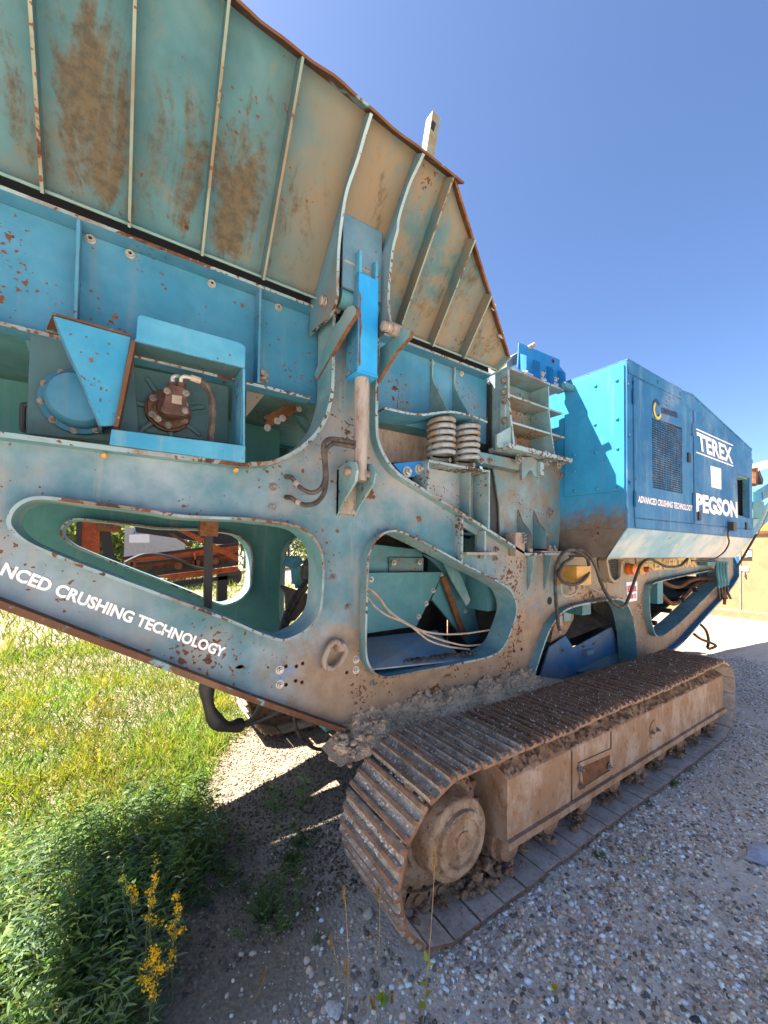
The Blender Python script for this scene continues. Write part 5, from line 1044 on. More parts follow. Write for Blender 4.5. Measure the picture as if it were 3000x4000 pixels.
o = stones('soil_crumbs', 22000, gravel_sampler(.0, 1.9, 1.7, 4.2, k_soil), .003, .012, 2.0, 8, [(.19, .135, .085), (.24, .18, .115), (.13, .095, .062), (.165, .12, .078), (.29, .225, .155), (.10, .075, .052)]); tag(o, 'sunlit ochre soil crumbs under the crusher frame', 'soil', kind='stuff')
# distinct larger stones
bigs = [('D', 405, 1625, .035, 'flat grey-brown stone lying beside the front end of the track'), ('I', 80, 893, .018, 'white rounded pebble on the gravel below the track'), ('I', 710, 265, .026, 'pale quartz stone beside the yellow twine'), ('E', 790, 1385, .03, 'whitish stone beside the bottom track shoes'), ('G', 500, 1070, .055, 'flat pale broken slab of concrete among the weeds'), ('I', 1190, 1300, .022, 'dark rounded stone in the gravel foreground'), ('G', 1385, 680, .018, 'dark egg-shaped stone beside the first track shoe'), ('I', 330, 1235, .022, 'long bluish grey stone in the gravel foreground'), ('I', 790, 50, .022, 'white angular stone close to the track shoes'), ('G', 372, 700, .018, 'small white stone at the edge of the weeds')]
for z, x, y, r, lab in bigs:
    p = at(z, x, y, Z=.01); dk = 'dark' in lab; bl_ = 'bluish' in lab
    r *= .62
    o = lumps('stone', [(0, 0, 0, r)], 'stonechip', seed=int(x)); o.location = (p.x, p.y, ground_h(p.x, p.y)+r*.28); o.scale = (1.25, .8, .38 if ('flat' in lab) else .7); o.rotation_euler = (0, 0, x*.01)
    for pl_ in o.data.polygons: pl_.use_smooth = True
    if dk: o.data.materials[0] = MT['darkstone'] if 'darkstone' in MT else MT.setdefault('darkstone', rough_mat('dark_stone', (.05, .05, .055), (.08, .08, .085), None, 30))
    if bl_: o.data.materials[0] = MT.setdefault('bluestone', rough_mat('blue_stone', (.19, .20, .24), (.25, .26, .30), None, 30))
    tag(o, lab, 'stone', 'stones lying on the yard')

# ================================================================== VEGETATION
def foliage_mat(name, trans=.45, rough=.6):
    m, nt, b, a = attr_mat(name, rough, .25, b_scale=20)
    src = b.inputs['Base Color'].links[0].from_socket
    t = _n(nt, 'ShaderNodeBsdfTranslucent'); hs = _n(nt, 'ShaderNodeHueSaturation'); hs.inputs['Saturation'].default_value = 1.1; hs.inputs['Value'].default_value = 1.25; nt.links.new(src, hs.inputs['Color'])
    nt.links.new(hs.outputs[0], t.inputs['Color']); mx = _n(nt, 'ShaderNodeMixShader'); mx.inputs[0].default_value = trans
    nt.links.new(b.outputs[0], mx.inputs[1]); nt.links.new(t.outputs[0], mx.inputs[2]); nt.links.new(mx.outputs[0], nt.nodes['Material Output'].inputs[0]); return m
MT['leaf'] = foliage_mat('leaf'); MT['petal'] = foliage_mat('petal', .3)
def leafmesh(name, base, d, L, Wd, droop, col, grass=False, mat='leaf', parent=None, side=None):
    n = len(base); base = np.asarray(base, float); d = np.asarray(d, float); d /= np.linalg.norm(d, axis=1, keepdims=True)
    if side is None:
        rv = rng.normal(size=(n, 3)); rv[:, 2] *= .3; side = np.cross(d, rv)
    side = side/np.maximum(np.linalg.norm(side, axis=1, keepdims=True), 1e-6)
    ts = (0, .33, .68, 1.0); ws = (1, .85, .5, 0) if grass else (.18, 1, .75, 0); V = []
    for t, w in zip(ts, ws):
        c = base+d*(L*t)[:, None]; c[:, 2] -= droop*L*t*t
        if w: V += [c-side*(Wd*w*.5)[:, None], c+side*(Wd*w*.5)[:, None]]
        else: V += [c]
    V = np.stack(V, 1); k = V.shape[1]; o = (np.arange(n)*k)[:, None]
    q = np.array([[0, 1, 3, 2], [2, 3, 5, 4]]); tr = np.array([4, 5, 6])
    loops = np.concatenate([np.concatenate([q.reshape(-1)[None]+o, tr[None]+o], 1)], 0).reshape(-1)
    tot = np.tile([4, 4, 3], n); st = np.concatenate([[0], np.cumsum(tot)[:-1]])
    me = bpy.data.meshes.new(name); me.vertices.add(n*k); me.vertices.foreach_set('co', V.reshape(-1).astype(np.float32)); me.loops.add(len(loops)); me.loops.foreach_set('vertex_index', loops.astype(np.int32))
    me.polygons.add(len(tot)); me.polygons.foreach_set('loop_start', st.astype(np.int32)); me.polygons.foreach_set('loop_total', tot.astype(np.int32))
    C4 = np.repeat(np.concatenate([np.asarray(col), np.ones((n, 1))], 1), k, 0); a_ = me.color_attributes.new('tone', 'FLOAT_COLOR', 'POINT'); a_.data.foreach_set('color', C4.reshape(-1).astype(np.float32))
    me.update(); me.validate(); me.materials.append(MT[mat]); return link(name, me, parent)
def pick(pal, n, var=.25):
    pal = np.array(pal); return pal[rng.integers(0, len(pal), n)]*rng.uniform(1-var, 1+var, (n, 1))
GREEN = [(.10, .17, .03), (.13, .20, .04), (.08, .14, .03), (.17, .21, .05), (.12, .18, .05)]
def meadow(x, y):
    """1 where grass grows: the meadow side, left of the bare soil and gravel"""
    n_ = .06*noise.noise(Vector((x*1.1, y*1.1, 9)))+.10*noise.noise(Vector((x*4, y*4, 2)))
    edge = float(np.interp(y, [1.2, 1.5, 1.75, 2.0, 2.2, 2.45, 2.7, 3.08, 3.47, 3.74, 3.95, 5, 6, 8], [-.12, -.05, .04, .17, .36, .48, .42, .54, .72, .92, 1.08, 1.3, 3, 7]))
    return max(0, min(1, (edge+n_-x)/.12))
# meadow blades: thick near the viewer, coarser with distance
def grass_field(name, n, r0, r1, hgt, wid, lab, y0=-.5):
    th = np.radians(rng.uniform(50, 158, n)); r = r0*(r1/r0)**rng.random(n); X, Y = r*np.cos(th), r*np.sin(th)
    keep = np.array([meadow(x, y) > rng.random() and y > y0 for x, y in zip(X, Y)]); X, Y, r = X[keep], Y[keep], r[keep]; m = len(X)
    Z = np.array([ground_h(x, y) for x, y in zip(X, Y)]); cl_ = np.array([noise.noise(Vector((x*.9, y*.9, 5))) for x, y in zip(X, Y)])
    cl2 = np.array([noise.noise(Vector((x*2.7, y*2.7, 15))) for x, y in zip(X, Y)])
    L = hgt*(1+.6*cl_+.5*cl2)*rng.uniform(.55, 1.35, m)*(1+.03*r); Wd = wid*rng.uniform(.7, 1.4, m)*(1+.16*r)
    d = np.stack([rng.normal(0, .42, m), rng.normal(0, .42, m), np.ones(m)], 1)
    col = pick([(.115, .175, .014), (.15, .20, .018), (.09, .145, .014), (.18, .215, .024), (.21, .205, .036)], m)*(1+.45*cl_+.25*cl2)[:, None]*np.stack([1+.5*cl2, np.ones(m), 1-.2*cl2], 1)
    o = leafmesh(name, np.stack([X, Y, Z], 1), d, L, Wd, rng.uniform(.1, .6, m), col, True); return tag(o, lab, 'grass', kind='stuff')
grass_field('grass', 110000, 2.3, 9, .135, .005, 'sunlit yellow-green meadow grass beside the crusher')
grass_field('grass', 40000, 8, 45, .22, .007, 'sunlit meadow stretching behind the crusher', 4)
# tangled undergrowth at the foot of the meadow: stems with narrow leaves
def weedmass(name, n, xr, yr, lab, hr=(.18, .5), pal=GREEN, lw=(.05, .10, .008, .015), keep=None, nl=(14, 26)):
    B_, D_, L_, W_, C_ = [], [], [], [], []
    for _ in range(n):
        x, y = random.uniform(*xr), random.uniform(*yr)
        if keep and random.random() > keep(x, y): continue
        h = random.uniform(*hr); lean = Vector((random.gauss(0, .22), random.gauss(0, .22), 1)).normalized(); z0 = ground_h(x, y); c0 = Vector(random.choice(pal))*random.uniform(.7, 1.25); k = random.randint(*nl); ph = random.random()*6
        for i in range(k):
            t = (i+1)/k; p = Vector((x, y, z0))+lean*h*t; a = ph+i*2.4; out = Vector((math.cos(a), math.sin(a), random.uniform(.25, .9)))
            B_.append(p); D_.append(out); L_.append(random.uniform(lw[0], lw[1])*(1.1-.5*t)); W_.append(random.uniform(lw[2], lw[3])*(1.15-.5*t)); C_.append(c0*random.uniform(.8, 1.2))
        B_.append(Vector((x, y, z0))); D_.append(lean); L_.append(h); W_.append(.005); C_.append(c0*.8)
    m = len(B_); o = leafmesh(name, B_, D_, np.array(L_), np.array(W_), rng.uniform(.15, .7, m), np.array([tuple(c) for c in C_]))
    return tag(o, lab, 'weeds', kind='stuff') if lab else o
DKG = [(.11, .19, .04), (.14, .22, .045), (.10, .17, .045), (.17, .24, .05), (.13, .21, .11), (.19, .25, .07), (.16, .24, .13)]
weedmass('undergrowth', 900, (-.75, .55), (1.55, 3.0), 'dense shaded green weeds along the edge of the meadow', (.12, .40), DKG, keep=lambda x, y: meadow(x-.06, y))
weedmass('undergrowth', 260, (.0, .75), (1.6, 2.75), 'low thin weeds creeping over the shaded soil at the meadow edge', (.05, .18), DKG, lw=(.03, .07, .006, .012), keep=lambda x, y: .75*meadow(x-.2, y), nl=(8, 16))
weedmass('undergrowth', 150, (-.7, .3), (1.55, 2.4), 'broad-leaved dark green weeds at the foot of the meadow', (.08, .22), [(.06, .13, .035), (.08, .15, .04)], lw=(.07, .13, .025, .045), keep=lambda x, y: meadow(x+.1, y), nl=(6, 10))
weedmass('undergrowth', 90, (-.3, 1.0), (2.2, 3.6), 'thin weeds scattered over the bare soil below the frame', (.05, .16), GREEN, lw=(.03, .06, .005, .009), keep=lambda x, y: .5, nl=(6, 12))
weedmass('undergrowth', 420, (.25, 1.05), (1.75, 2.9), 'patchy low weeds on the shaded brown soil between meadow and track', (.03, .14), DKG, lw=(.02, .055, .005, .010), keep=lambda x, y: 1.0 if noise.noise(Vector((x*3.5, y*3.5, 31))) > .12 + .35*max(0, x-.6) else .04, nl=(7, 14))
def keepm(x, y): return meadow(x-.02, y)
weedmass('undergrowth', 70, (-.7, .45), (1.6, 2.7), 'dry straw-coloured stalks standing among the shaded weeds', (.22, .46), [(.34, .26, .12), (.28, .20, .09)], lw=(.02, .05, .003, .006), keep=keepm, nl=(3, 7))
_n2 = 700; _P = [(x, y) for x, y in zip(rng.uniform(-.75, .5, 3000), rng.uniform(1.6, 2.8, 3000)) if rng.random() < keepm(x, y)][:_n2]; _n2 = len(_P)
tag(leafmesh('long_grass', [(x, y, ground_h(x, y)) for x, y in _P], np.stack([rng.normal(0, .5, _n2), rng.normal(0, .5, _n2), np.ones(_n2)], 1), rng.uniform(.25, .5, _n2), rng.uniform(.005, .009, _n2), rng.uniform(.4, 1.1, _n2), pick([(.14, .22, .10), (.17, .25, .07), (.12, .20, .11), (.22, .26, .08)], _n2), True), 'long arching blades of coarse grass rising out of the shaded weeds', 'grass', kind='stuff')
# individual plants
def stem_plant(name, pos, h, nleaf, leaf, col, lab, cat, group, flower=None, lean=(0, 0), up=.6, fl_col=(.62, .40, .01), fl_n=150, fl_r=.05, fl_len=.4):
    t_ = thing(name, lab, cat, pos, group); ln = Vector((lean[0], lean[1], 1)).normalized(); c0 = np.array(col)
    st_ = MB().tube([ln*h*t+Vector((.01*math.sin(5*t+pos[0]*9), .01*math.cos(4*t), 0)) for t in (0, .3, .6, .85, 1)], lambda t: .0035*(1-.6*t), 6).build('stem', 'stemgreen', t_)
    B_, D_, L_, W_ = [], [], [], []
    for i in range(nleaf):
        t = .12+.85*i/nleaf; a = i*2.4+pos[0]*7; B_.append(ln*h*t); D_.append((math.cos(a), math.sin(a), up+random.uniform(-.2, .3))); L_.append(leaf[0]*random.uniform(.75, 1.2)*(1.1-.55*t)); W_.append(leaf[1]*random.uniform(.8, 1.2)*(1.1-.5*t))
    o = leafmesh('leaves', B_, D_, np.array(L_), np.array(W_), rng.uniform(.2, .6, nleaf), c0*rng.uniform(.75, 1.25, (nleaf, 1)), parent=t_); o['kind'] = 'stuff'
    if flower:
        n = fl_n*2; nb = max(3, int(fl_r*160)); bi = rng.integers(0, nb, n); u = rng.random(n); ba = (bi*2.4+pos[1]*5); bt = 1-fl_len*(bi/nb); ou = fl_r*(.25+.9*(bi/nb))*u
        Bf = np.stack([ln.x*h*bt+ou*np.cos(ba), ln.y*h*bt+ou*np.sin(ba), ln.z*h*bt+ou*.9-ou*u*.7+.02*(1-bi/nb)], 1)+rng.normal(0, .006, (n, 3))
        f_ = leafmesh('flower_head', Bf, rng.normal(size=(n, 3))+np.array([0, 0, .8]), rng.uniform(.006, .012, n), rng.uniform(.004, .008, n), np.zeros(n), np.array(fl_col)*rng.uniform(.7, 1.3, (n, 1)), parent=t_, mat='petal'); f_['kind'] = 'stuff'
    return t_
MT['stemgreen'] = rough_mat('stem_green', (.09, .13, .04), (.14, .15, .06), None, 20)
MT['straw'] = rough_mat('straw', (.40, .28, .10), (.30, .19, .07), None, 40)
gold = [('B', 1150, 1480, .40, (.05, .05), 'goldenrod with one tall drooping yellow plume in the dark weeds', .055, 300, .65), ('B', 1000, 1800, .30, (.0, .0), 'goldenrod with a broad dense yellow flower head low in the weeds', .075, 420, .5), ('B', 965, 1440, .42, (-.1, .1), 'goldenrod with loose yellow sprays beside the tall plume', .04, 160, .4),
        ('B', 1000, 1340, .46, (.1, .1), 'goldenrod with a small rounded yellow tuft behind the sprays', .028, 90, .2), ('B', 850, 1400, .40, (-.15, .05), 'goldenrod with a nodding yellow cluster on the left of the group', .03, 90, .22), ('B', 790, 1340, .42, (-.2, .1), 'goldenrod just opening with greenish yellow buds', .03, 60, .25), ('B', 990, 2010, .2, (0, 0), 'short goldenrod with a small yellow tuft at the bottom edge', .025, 70, .3), ('B', 1010, 1185, .42, (.1, .2), 'slender goldenrod in bud with pale green tip', .016, 40, .15)]
for z, x, y, h, ln, lab, fr_, fn_, fl2 in gold:
    p = at(z, x, y, Z=h*.8); g_ = stem_plant('goldenrod', (p.x-ln[0]*h, p.y-ln[1]*h, ground_h(p.x, p.y)-.01), h*.98, 34, (.075, .011), (.085, .15, .085), lab, 'goldenrod', 'goldenrods in the weeds', True, ln, .7, (.45, .42, .05) if 'bud' in lab else (.80, .50, .01), int(fn_*.55), fr_*.8, fl2*.8)
seed = [('C', 800, 1180, .30, 16, (.13, .030), 'leafy pale green seedling catching the sun beside the track'), ('C', 560, 1210, .24, 12, (.11, .026), 'smaller leafy seedling in the shade beside the taller one')]
for z, x, y, h, nl_, lf_, lab in seed:
    p = at(z, x, y, Z=0); stem_plant('seedling', (p.x, p.y, ground_h(p.x, p.y)-.005), h, nl_, lf_, (.13, .20, .06), lab, 'seedling', 'seedlings beside the track', up=.75)
def tuft(pos, n, h, lab, col=(.10, .16, .045), w=.006):
    t_ = leafmesh('grass_tuft', np.zeros((n, 3))+rng.normal(0, .02, (n, 3))*[1, 1, 0], np.stack([rng.normal(0, .5, n), rng.normal(0, .5, n), np.ones(n)], 1), h*rng.uniform(.5, 1.2, n), np.full(n, w), rng.uniform(.2, .8, n), np.array(col)*rng.uniform(.7, 1.3, (n, 1)), True)
    t_.location = pos; return tag(t_, lab, 'grass tuft', 'grass tufts on the gravel')
for z, x, y, n, h, lab in (('E', 1040, 1100, 60, .10, 'small green grass tuft growing against the middle bottom shoes'), ('E', 875, 1225, 40, .07, 'low grass tuft hugging the edge of the track shoes'), ('E', 1125, 1000, 40, .06, 'flat grass tuft furthest along the track edge'), ('E', 570, 1570, 60, .05, 'dark mossy tuft in the gravel below the track'), ('G', 60, 480, 130, .22, 'bushy green grass tuft at the edge of the gravel'), ('C', 780, 1440, 60, .12, 'feathery green tuft in the shaded soil by the track'), ('C', 700, 1590, 60, .12, 'feathery green tuft on the soil next to the gravel'), ('G', 400, 655, 24, .07, 'tiny green sprig in the gravel beside a white stone'), ('G', 240, 120, 70, .14, 'soft green tuft on the bare soil below the seedlings')):
    p = at(z, x, y, Z=0); tuft((p.x, p.y, ground_h(p.x, p.y)-.004), n, h, lab)
def foxtail(z, x0, y0, x1, y1, lab, head=.06, vine=False):
    """bristly seed head on a thin straw stalk: root on the ground, head placed above it"""
    b_ = at(z, x0, y0, Z=0); Yp = b_.y; t_ = at(z, x1, y1, Y=Yp); d = t_-b_
    th_ = thing('foxtail_grass', lab, 'foxtail grass', b_, 'foxtail grasses in the gravel')
    MB().tube([d*t+Vector((.008*math.sin(3*t), 0, 0)) for t in (0, .35, .7, 1)], lambda t: .0022*(1-.5*t), 5).build('stalk', 'straw', th_)
    n = 150; u = rng.random(n); Bf = np.array(d)[None]*(1-u*head/d.length)[:, None]; o = leafmesh('seed_head', Bf, rng.normal(size=(n, 3))+np.array(d/d.length)*1.2, rng.uniform(.008, .014, n), np.full(n, .0022), np.zeros(n), np.array((.42, .25, .05))*rng.uniform(.6, 1.3, (n, 1)), True, 'petal', th_)
    if vine:
        for tt, s_ in ((.17, 1), (.25, -1), (.33, 1), (.40, -1), (.13, -1)):
            lp_ = leafmesh('leaf', [d*tt], [(s_*.8, -.3, .4)], np.array([.035]), np.array([.030]), np.array([.2]), np.array([(.34, .36, .03)]), False, 'petal', th_)
foxtail('G', 1080, 1170, 1160, 40, 'tall foxtail stalk with round yellow-green leaves in front of the final drive', .07, True)
foxtail('G', 600, 1100, 570, 280, 'tall foxtail with a thick golden head in front of the soil', .06); foxtail('G', 785, 900, 795, 270, 'thin foxtail with a slim head close to the track', .05); foxtail('G', 590, 1150, 580, 745, 'foxtail with a bristly upright head near the concrete slab', .07); foxtail('G', 560, 1000, 480, 600, 'foxtail with a leaning dark golden head', .05)
foxtail('G', 790, 1160, 745, 1000, 'short foxtail at the lower edge of the gravel', .05); foxtail('G', 880, 1160, 880, 950, 'short upright foxtail next to the yellow-green leaves', .05); foxtail('G', -30, 1050, 65, 800, 'foxtail bending towards the gravel beside the goldenrods', .06)
p = at('G', 820, 985, Z=.02); t_ = leafmesh('leafy_sprig', np.zeros((10, 3)), np.stack([rng.normal(0, 1, 10), rng.normal(0, 1, 10), np.full(10, .5)], 1), np.full(10, .03), np.full(10, .02), np.full(10, .3), np.array((.33, .36, .03))*rng.uniform(.8, 1.2, (10, 1)), mat='petal'); t_.location = (p.x, p.y, .01); tag(t_, 'lime-green leafy sprig low on the gravel beside the foxtails', 'sprig')
p = at('I', 290, 1115, Z=.01); t_ = leafmesh('fallen_leaf', np.zeros((3, 3)), [(0, 1, .3), (.5, .8, .2), (-.4, .9, .3)], np.full(3, .03), np.full(3, .02), np.full(3, .2), np.array([(.62, .42, .01)]*3), mat='petal'); t_.location = (p.x, p.y, .012); tag(t_, 'bright yellow fallen leaf on the gravel', 'leaf')
tw = MB().tube([at('I', x, y, Z=.012) for x, y in [(720, 215), (745, 235), (790, 240), (815, 260), (850, 245), (855, 265)]], .0025, 5).build('twine', 'twine' if 'twine' in MT else MT.setdefault('twine', flat('yellow_twine', (.55, .52, .10), .7))); tag(tw, 'short tangle of pale yellow twine on the gravel', 'twine')
pap = at('I', 1600, 215, Z=.012); o = MB().add([(-.10, -.05, 0), (.12, -.06, .006), (.13, .02, .004), (.02, .05, .01), (-.13, .03, 0), (0, 0, .018)], [(0, 1, 5), (1, 2, 5), (2, 3, 5), (3, 4, 5), (4, 0, 5)]).build('paper_scrap', flat('grey_paper', (.42, .42, .48), .7)); o.location = (pap.x, pap.y, .008); tag(o, 'crumpled pale grey sheet lying on the gravel', 'paper')

# ---- trees and bushes beyond the meadow
def tree(x, y, h, r, pal, lab, nm='tree', n=4200, leafs=(.16, .34), group='trees and bushes beyond the meadow', trunk=True):
    t_ = thing(nm, lab, 'tree' if trunk else 'bush', (x, y, 0), group); R5 = random.Random(int(x*31+y*7)); tb = MB()
    tb.tube([(0, 0, -.1), (.05*h*.2, 0, h*.25), (0, .05, h*.55), (.1, 0, h*.8)], lambda t: .045*h**.6*(1-.8*t)+.02, 8)
    for k in range(9):
        a = R5.random()*6.28; z0 = h*R5.uniform(.12, .6); tb.tube([(0, 0, z0), (math.cos(a)*r*.4, math.sin(a)*r*.4, z0+h*.12), (math.cos(a)*r*.75, math.sin(a)*r*.75, z0+h*.2)], lambda t: .03*h**.5*(1-.75*t), 5)
    tb.build('trunk', 'bark' if 'bark' in MT else MT.setdefault('bark', rough_mat('bark', (.08, .06, .045), (.13, .10, .075), None, 10)), t_)
    ncl = 26; cc = []
    for _ in range(ncl):
        a = R5.random()*6.28; q = R5.random()**.5; zz = R5.uniform(.16, 1.0); sh = math.sin(math.pi*min(1, zz*.82+.16))**.6; cc.append((math.cos(a)*r*q*sh, math.sin(a)*r*q*sh, zz*h*.95, r*R5.uniform(.22, .42), R5.uniform(.65, 1.35)))
    ci = rng.integers(0, ncl, n); cc = np.array(cc)[ci]; u = rng.normal(size=(n, 3)); u /= np.linalg.norm(u, axis=1, keepdims=True); P = cc[:, :3]+u*(cc[:, 3]*rng.random(n)**.4)[:, None]; P[:, 2] = np.maximum(P[:, 2], .05)
    leafmesh('crown', P, u+rng.normal(0, .8, (n, 3)), rng.uniform(*leafs, n), rng.uniform(leafs[0]*.5, leafs[1]*.6, n), rng.uniform(0, .4, n), pick(pal, n)*cc[:, 4:5], parent=t_)
TP = [(.09, .15, .03), (.12, .18, .035), (.15, .20, .04), (.07, .12, .03)]; TL = [(.17, .22, .045), (.21, .25, .06), (.13, .18, .04)]
tree(-2.2, 21, 4.2, 2.6, TL, 'round yellow-green bush seen through the frame window beside the orange post', 'bush', trunk=False); tree(1.3, 24, 4.8, 2.8, TP, 'darker green bush behind the white trailer', 'bush', trunk=False); tree(4.2, 30, 5.5, 3.2, TL, 'light green bushy tree far behind the orange conveyor', 'tree')
tree(-6.5, 26, 6.0, 3.4, TP, 'tall dark bushy tree at the far left edge of the meadow', 'tree'); tree(8.5, 34, 6.5, 3.6, TP, 'dark leafy tree furthest behind the crusher', 'tree'); tree(-1.0, 30, 5.2, 3.4, TP, 'dense green tree standing behind the yellow-green bush', 'tree'); tree(13, 36, 6.0, 3.6, TL, 'pale leafy tree beyond the yard on the crusher side', 'tree')

# ================================================================== BACKGROUND MACHINES
SP = thing('screening_conveyor', 'orange and rusty mobile conveyor parked behind the crusher', 'conveyor', (2, 11, 0)); OFS = Vector((-2, -11, 0))
def bg(mb, nm, mat, root, ofs, label=None):
    o = mb.build(nm, mat, root, label=label); o.location = ofs; return o
YO = 11.0
def bgp(pts, nm, mat, y, th=.06): return bg(MB().pY(XZ('K', pts, y), y, y+th), nm, mat, SP, OFS)
bgp([(670, 425), (860, 388), (1620, 312), (1620, 365), (1340, 395), (700, 455)], 'side_board', 'orange', YO); bgp([(700, 458), (1620, 368), (1620, 385), (720, 478)], 'edge_rail', 'blacksteel', YO-.03); bgp([(720, 478), (1620, 385), (1620, 415), (1340, 440), (730, 492)], 'lower_board', 'orangedark', YO+.02); bgp([(680, 405), (1620, 290), (1620, 312), (680, 428)], 'top_rail', 'blacksteel', YO-.02); bgp([(700, 480), (1620, 415), (1620, 470), (960, 545)], 'belt_band', 'belt', YO+.15); bgp([(960, 560), (1620, 480), (1620, 520), (1340, 560), (1090, 590)], 'side_board', 'orange', YO-.05)
bgp([(880, 548), (1620, 455), (1620, 475), (900, 565)], 'rail', 'blacksteel', YO-.1); bgp([(1090, 605), (1620, 548), (1620, 575), (1150, 640)], 'lower_rail', 'blacksteel', YO)
for x, y in ((1135, 478), (1280, 455), (1432, 440), (760, 470)):
    p = at('K', x, y, Y=YO-.12); bg(MB().lathe(p, (0, 1, 0), [(0, .09), (.10, .09)], 14), 'roller', 'rust', SP, OFS)
for x in (1270, 755): bgp([(x-8, 370 if x > 1000 else 440), (x+8, 370 if x > 1000 else 440), (x+10, 480), (x-6, 480)], 'bracket', 'orange', YO-.12, .04)
bgp([(1030, 140), (1115, 145), (1620, 400), (1620, 445)], 'diagonal_brace', 'orange', YO-.5, .08); bgp([(775, 120), (1620, 170), (1620, 310), (1440, 300), (790, 205)], 'chute', 'blacksteel', YO+.6, .3); bgp([(1055, 215), (1090, 215), (1260, 310), (1230, 325)], 'small_brace', 'rust', YO+.2)
PO = [at('K', 415, 60, Y=YO+1), at('K', 420, 340, Y=YO+1)]; bg(MB().box((PO[0].x-.14, YO+.9, 0), (PO[0].x+.22, YO+1.1, PO[0].z+.3)), 'leg_post', 'orange', SP, OFS); bg(MB().box((PO[0].x-.24, YO+.86, 0), (PO[0].x-.14, YO+1.1, PO[0].z+.3)), 'post_flange', 'blacksteel', SP, OFS)
bg(MB().bar(at('K', 520, 80, Y=YO+1), at('K', 612, 470, Y=YO+1)-Vector((0, 0, .4)), .22, .2, (0, 1, 0)), 'leg_brace', 'blacksteel', SP, OFS)
bg(MB().lathe(at('K', 470, 160, Y=YO+.8), (1, 0, 0), [(0, .12), (.5, .12)], 12), 'pivot', 'rust', SP, OFS)
for x in (2.2, 5.2): bg(MB().box((x-.12, YO, 0), (x+.12, YO+.2, 1.2)), 'leg', 'blacksteel', SP, OFS)
bg(MB().tube([at('K', x, y, Y=YO-.3) for x, y in [(700, 450), (850, 385), (1000, 390), (1150, 430), (1250, 480), (1340, 500)]], .035, 6), 'hose', 'rubber', SP, OFS)
YT_ = 19.0; TRL = thing('white_trailer', 'white box trailer with a blue letter mark behind the orange conveyor', 'trailer', (at('K', 950, 300, Y=YT_).x, YT_, 0)); OT = -TRL.location
pA, pB = at('K', 700, 165, Y=YT_), at('K', 1190, 320, Y=YT_)
bg(MB().box((pA.x, YT_, pB.z), (pB.x, YT_+2.4, pA.z)), 'body', 'alu', TRL, OT); bg(MB().pY(XZ('K', [(735, 225), (900, 220), (900, 290), (735, 290)], YT_), YT_-.03, YT_), 'side_panel', 'white', TRL, OT)
bg(MB().pY(XZ('K', [(790, 180), (803, 180), (818, 215), (805, 218)], YT_), YT_-.03, YT_), 'letter_mark', 'logoblue', TRL, OT); bg(MB().pY(XZ('K', [(765, 218), (788, 180), (800, 180), (778, 218)], YT_), YT_-.025, YT_), 'letter_mark', 'logoblue', TRL, OT)
text('AGR', TRL, 'alu', at('K', 835, 210, Y=YT_-.03)+OT, at('K', 905, 212, Y=YT_-.03)+OT, at('K', 835, 192, Y=YT_-.03)+OT, offset=.04).data.materials[0] = MT['blacksteel']
for x in (.8, 4.2): bg(MB().lathe((pA.x+x, YT_-.02, .45), (0, 1, 0), [(0, .2), (.01, .45), (.25, .45)], 20), 'wheel', 'rubber', TRL, OT)
bg(MB().box((pA.x, YT_+.05, .45), (pB.x, YT_+.2, pB.z+.02)), 'underframe', 'alu', TRL, OT)
# tan engine housing beyond the tail
XG = 14.4; GN = thing('tan_plant_housing', 'tan steel plant housing standing in the yard behind the crusher tail', 'housing', (XG, 4, 0)); OG = -GN.location
def gp(pts, nm, mat, x, th=.05): return bg(MB().pX(YZ('O', pts, x), x-th, x), nm, mat, GN, OG)
zg = at('O', 1460, 0, X=XG).z
bg(MB().box((XG, -4, .12), (XG+5, 8.5, at('X', 2960, 2085, X=XG).z)), 'body', 'mustard', GN, OG); bg(MB().box((XG-.06, -4, .0), (XG+5, 8.5, .18)), 'skid', 'mustard', GN, OG)
zr = at('O', 1400, 955, X=XG).z; bg(MB().box((XG-.05, -4, zr-.05), (XG-.001, 8.5, zr+.02)), 'ledge', 'brownsteel', GN, OG); zt3 = at('X', 2960, 2085, X=XG).z
bg(MB().box((XG-.06, -4, zt3), (XG+5, 8.5, zt3+.08)), 'top_rail', 'rust', GN, OG)
yv = at('O', 1300, 700, X=XG).y; bg(MB().box((XG-.02, yv-.02, zr+.02), (XG-.001, yv+.02, zt3)), 'panel_seam', 'brownsteel', GN, OG)
gp([(1395, 135), (1447, 135), (1447, 245), (1385, 245)], 'warning_label', 'white', XG-.001, .02); gp([(1412, 142), (1440, 142), (1438, 165), (1412, 165)], 'label_mark', 'red', XG-.022, .01); gp([(1310, 260), (1447, 260), (1447, 288), (1310, 285)], 'black_label', 'blacksteel', XG-.001, .02); gp([(1310, 378), (1410, 380), (1408, 435), (1310, 430)], 'paper_label', 'white', XG-.001, .02)
gp([(1345, 440), (1360, 440), (1360, 495), (1345, 495)], 'latch', 'alu', XG-.001, .06)
YS = at('X', 2960, 2050, X=XG-.5); bg(MB().box((XG, -3, zt3+.08), (XG+1.2, at('X', 2955, 2060, X=XG).y, zt3+.62)), 'yellow_hood', 'yellow', GN, OG)
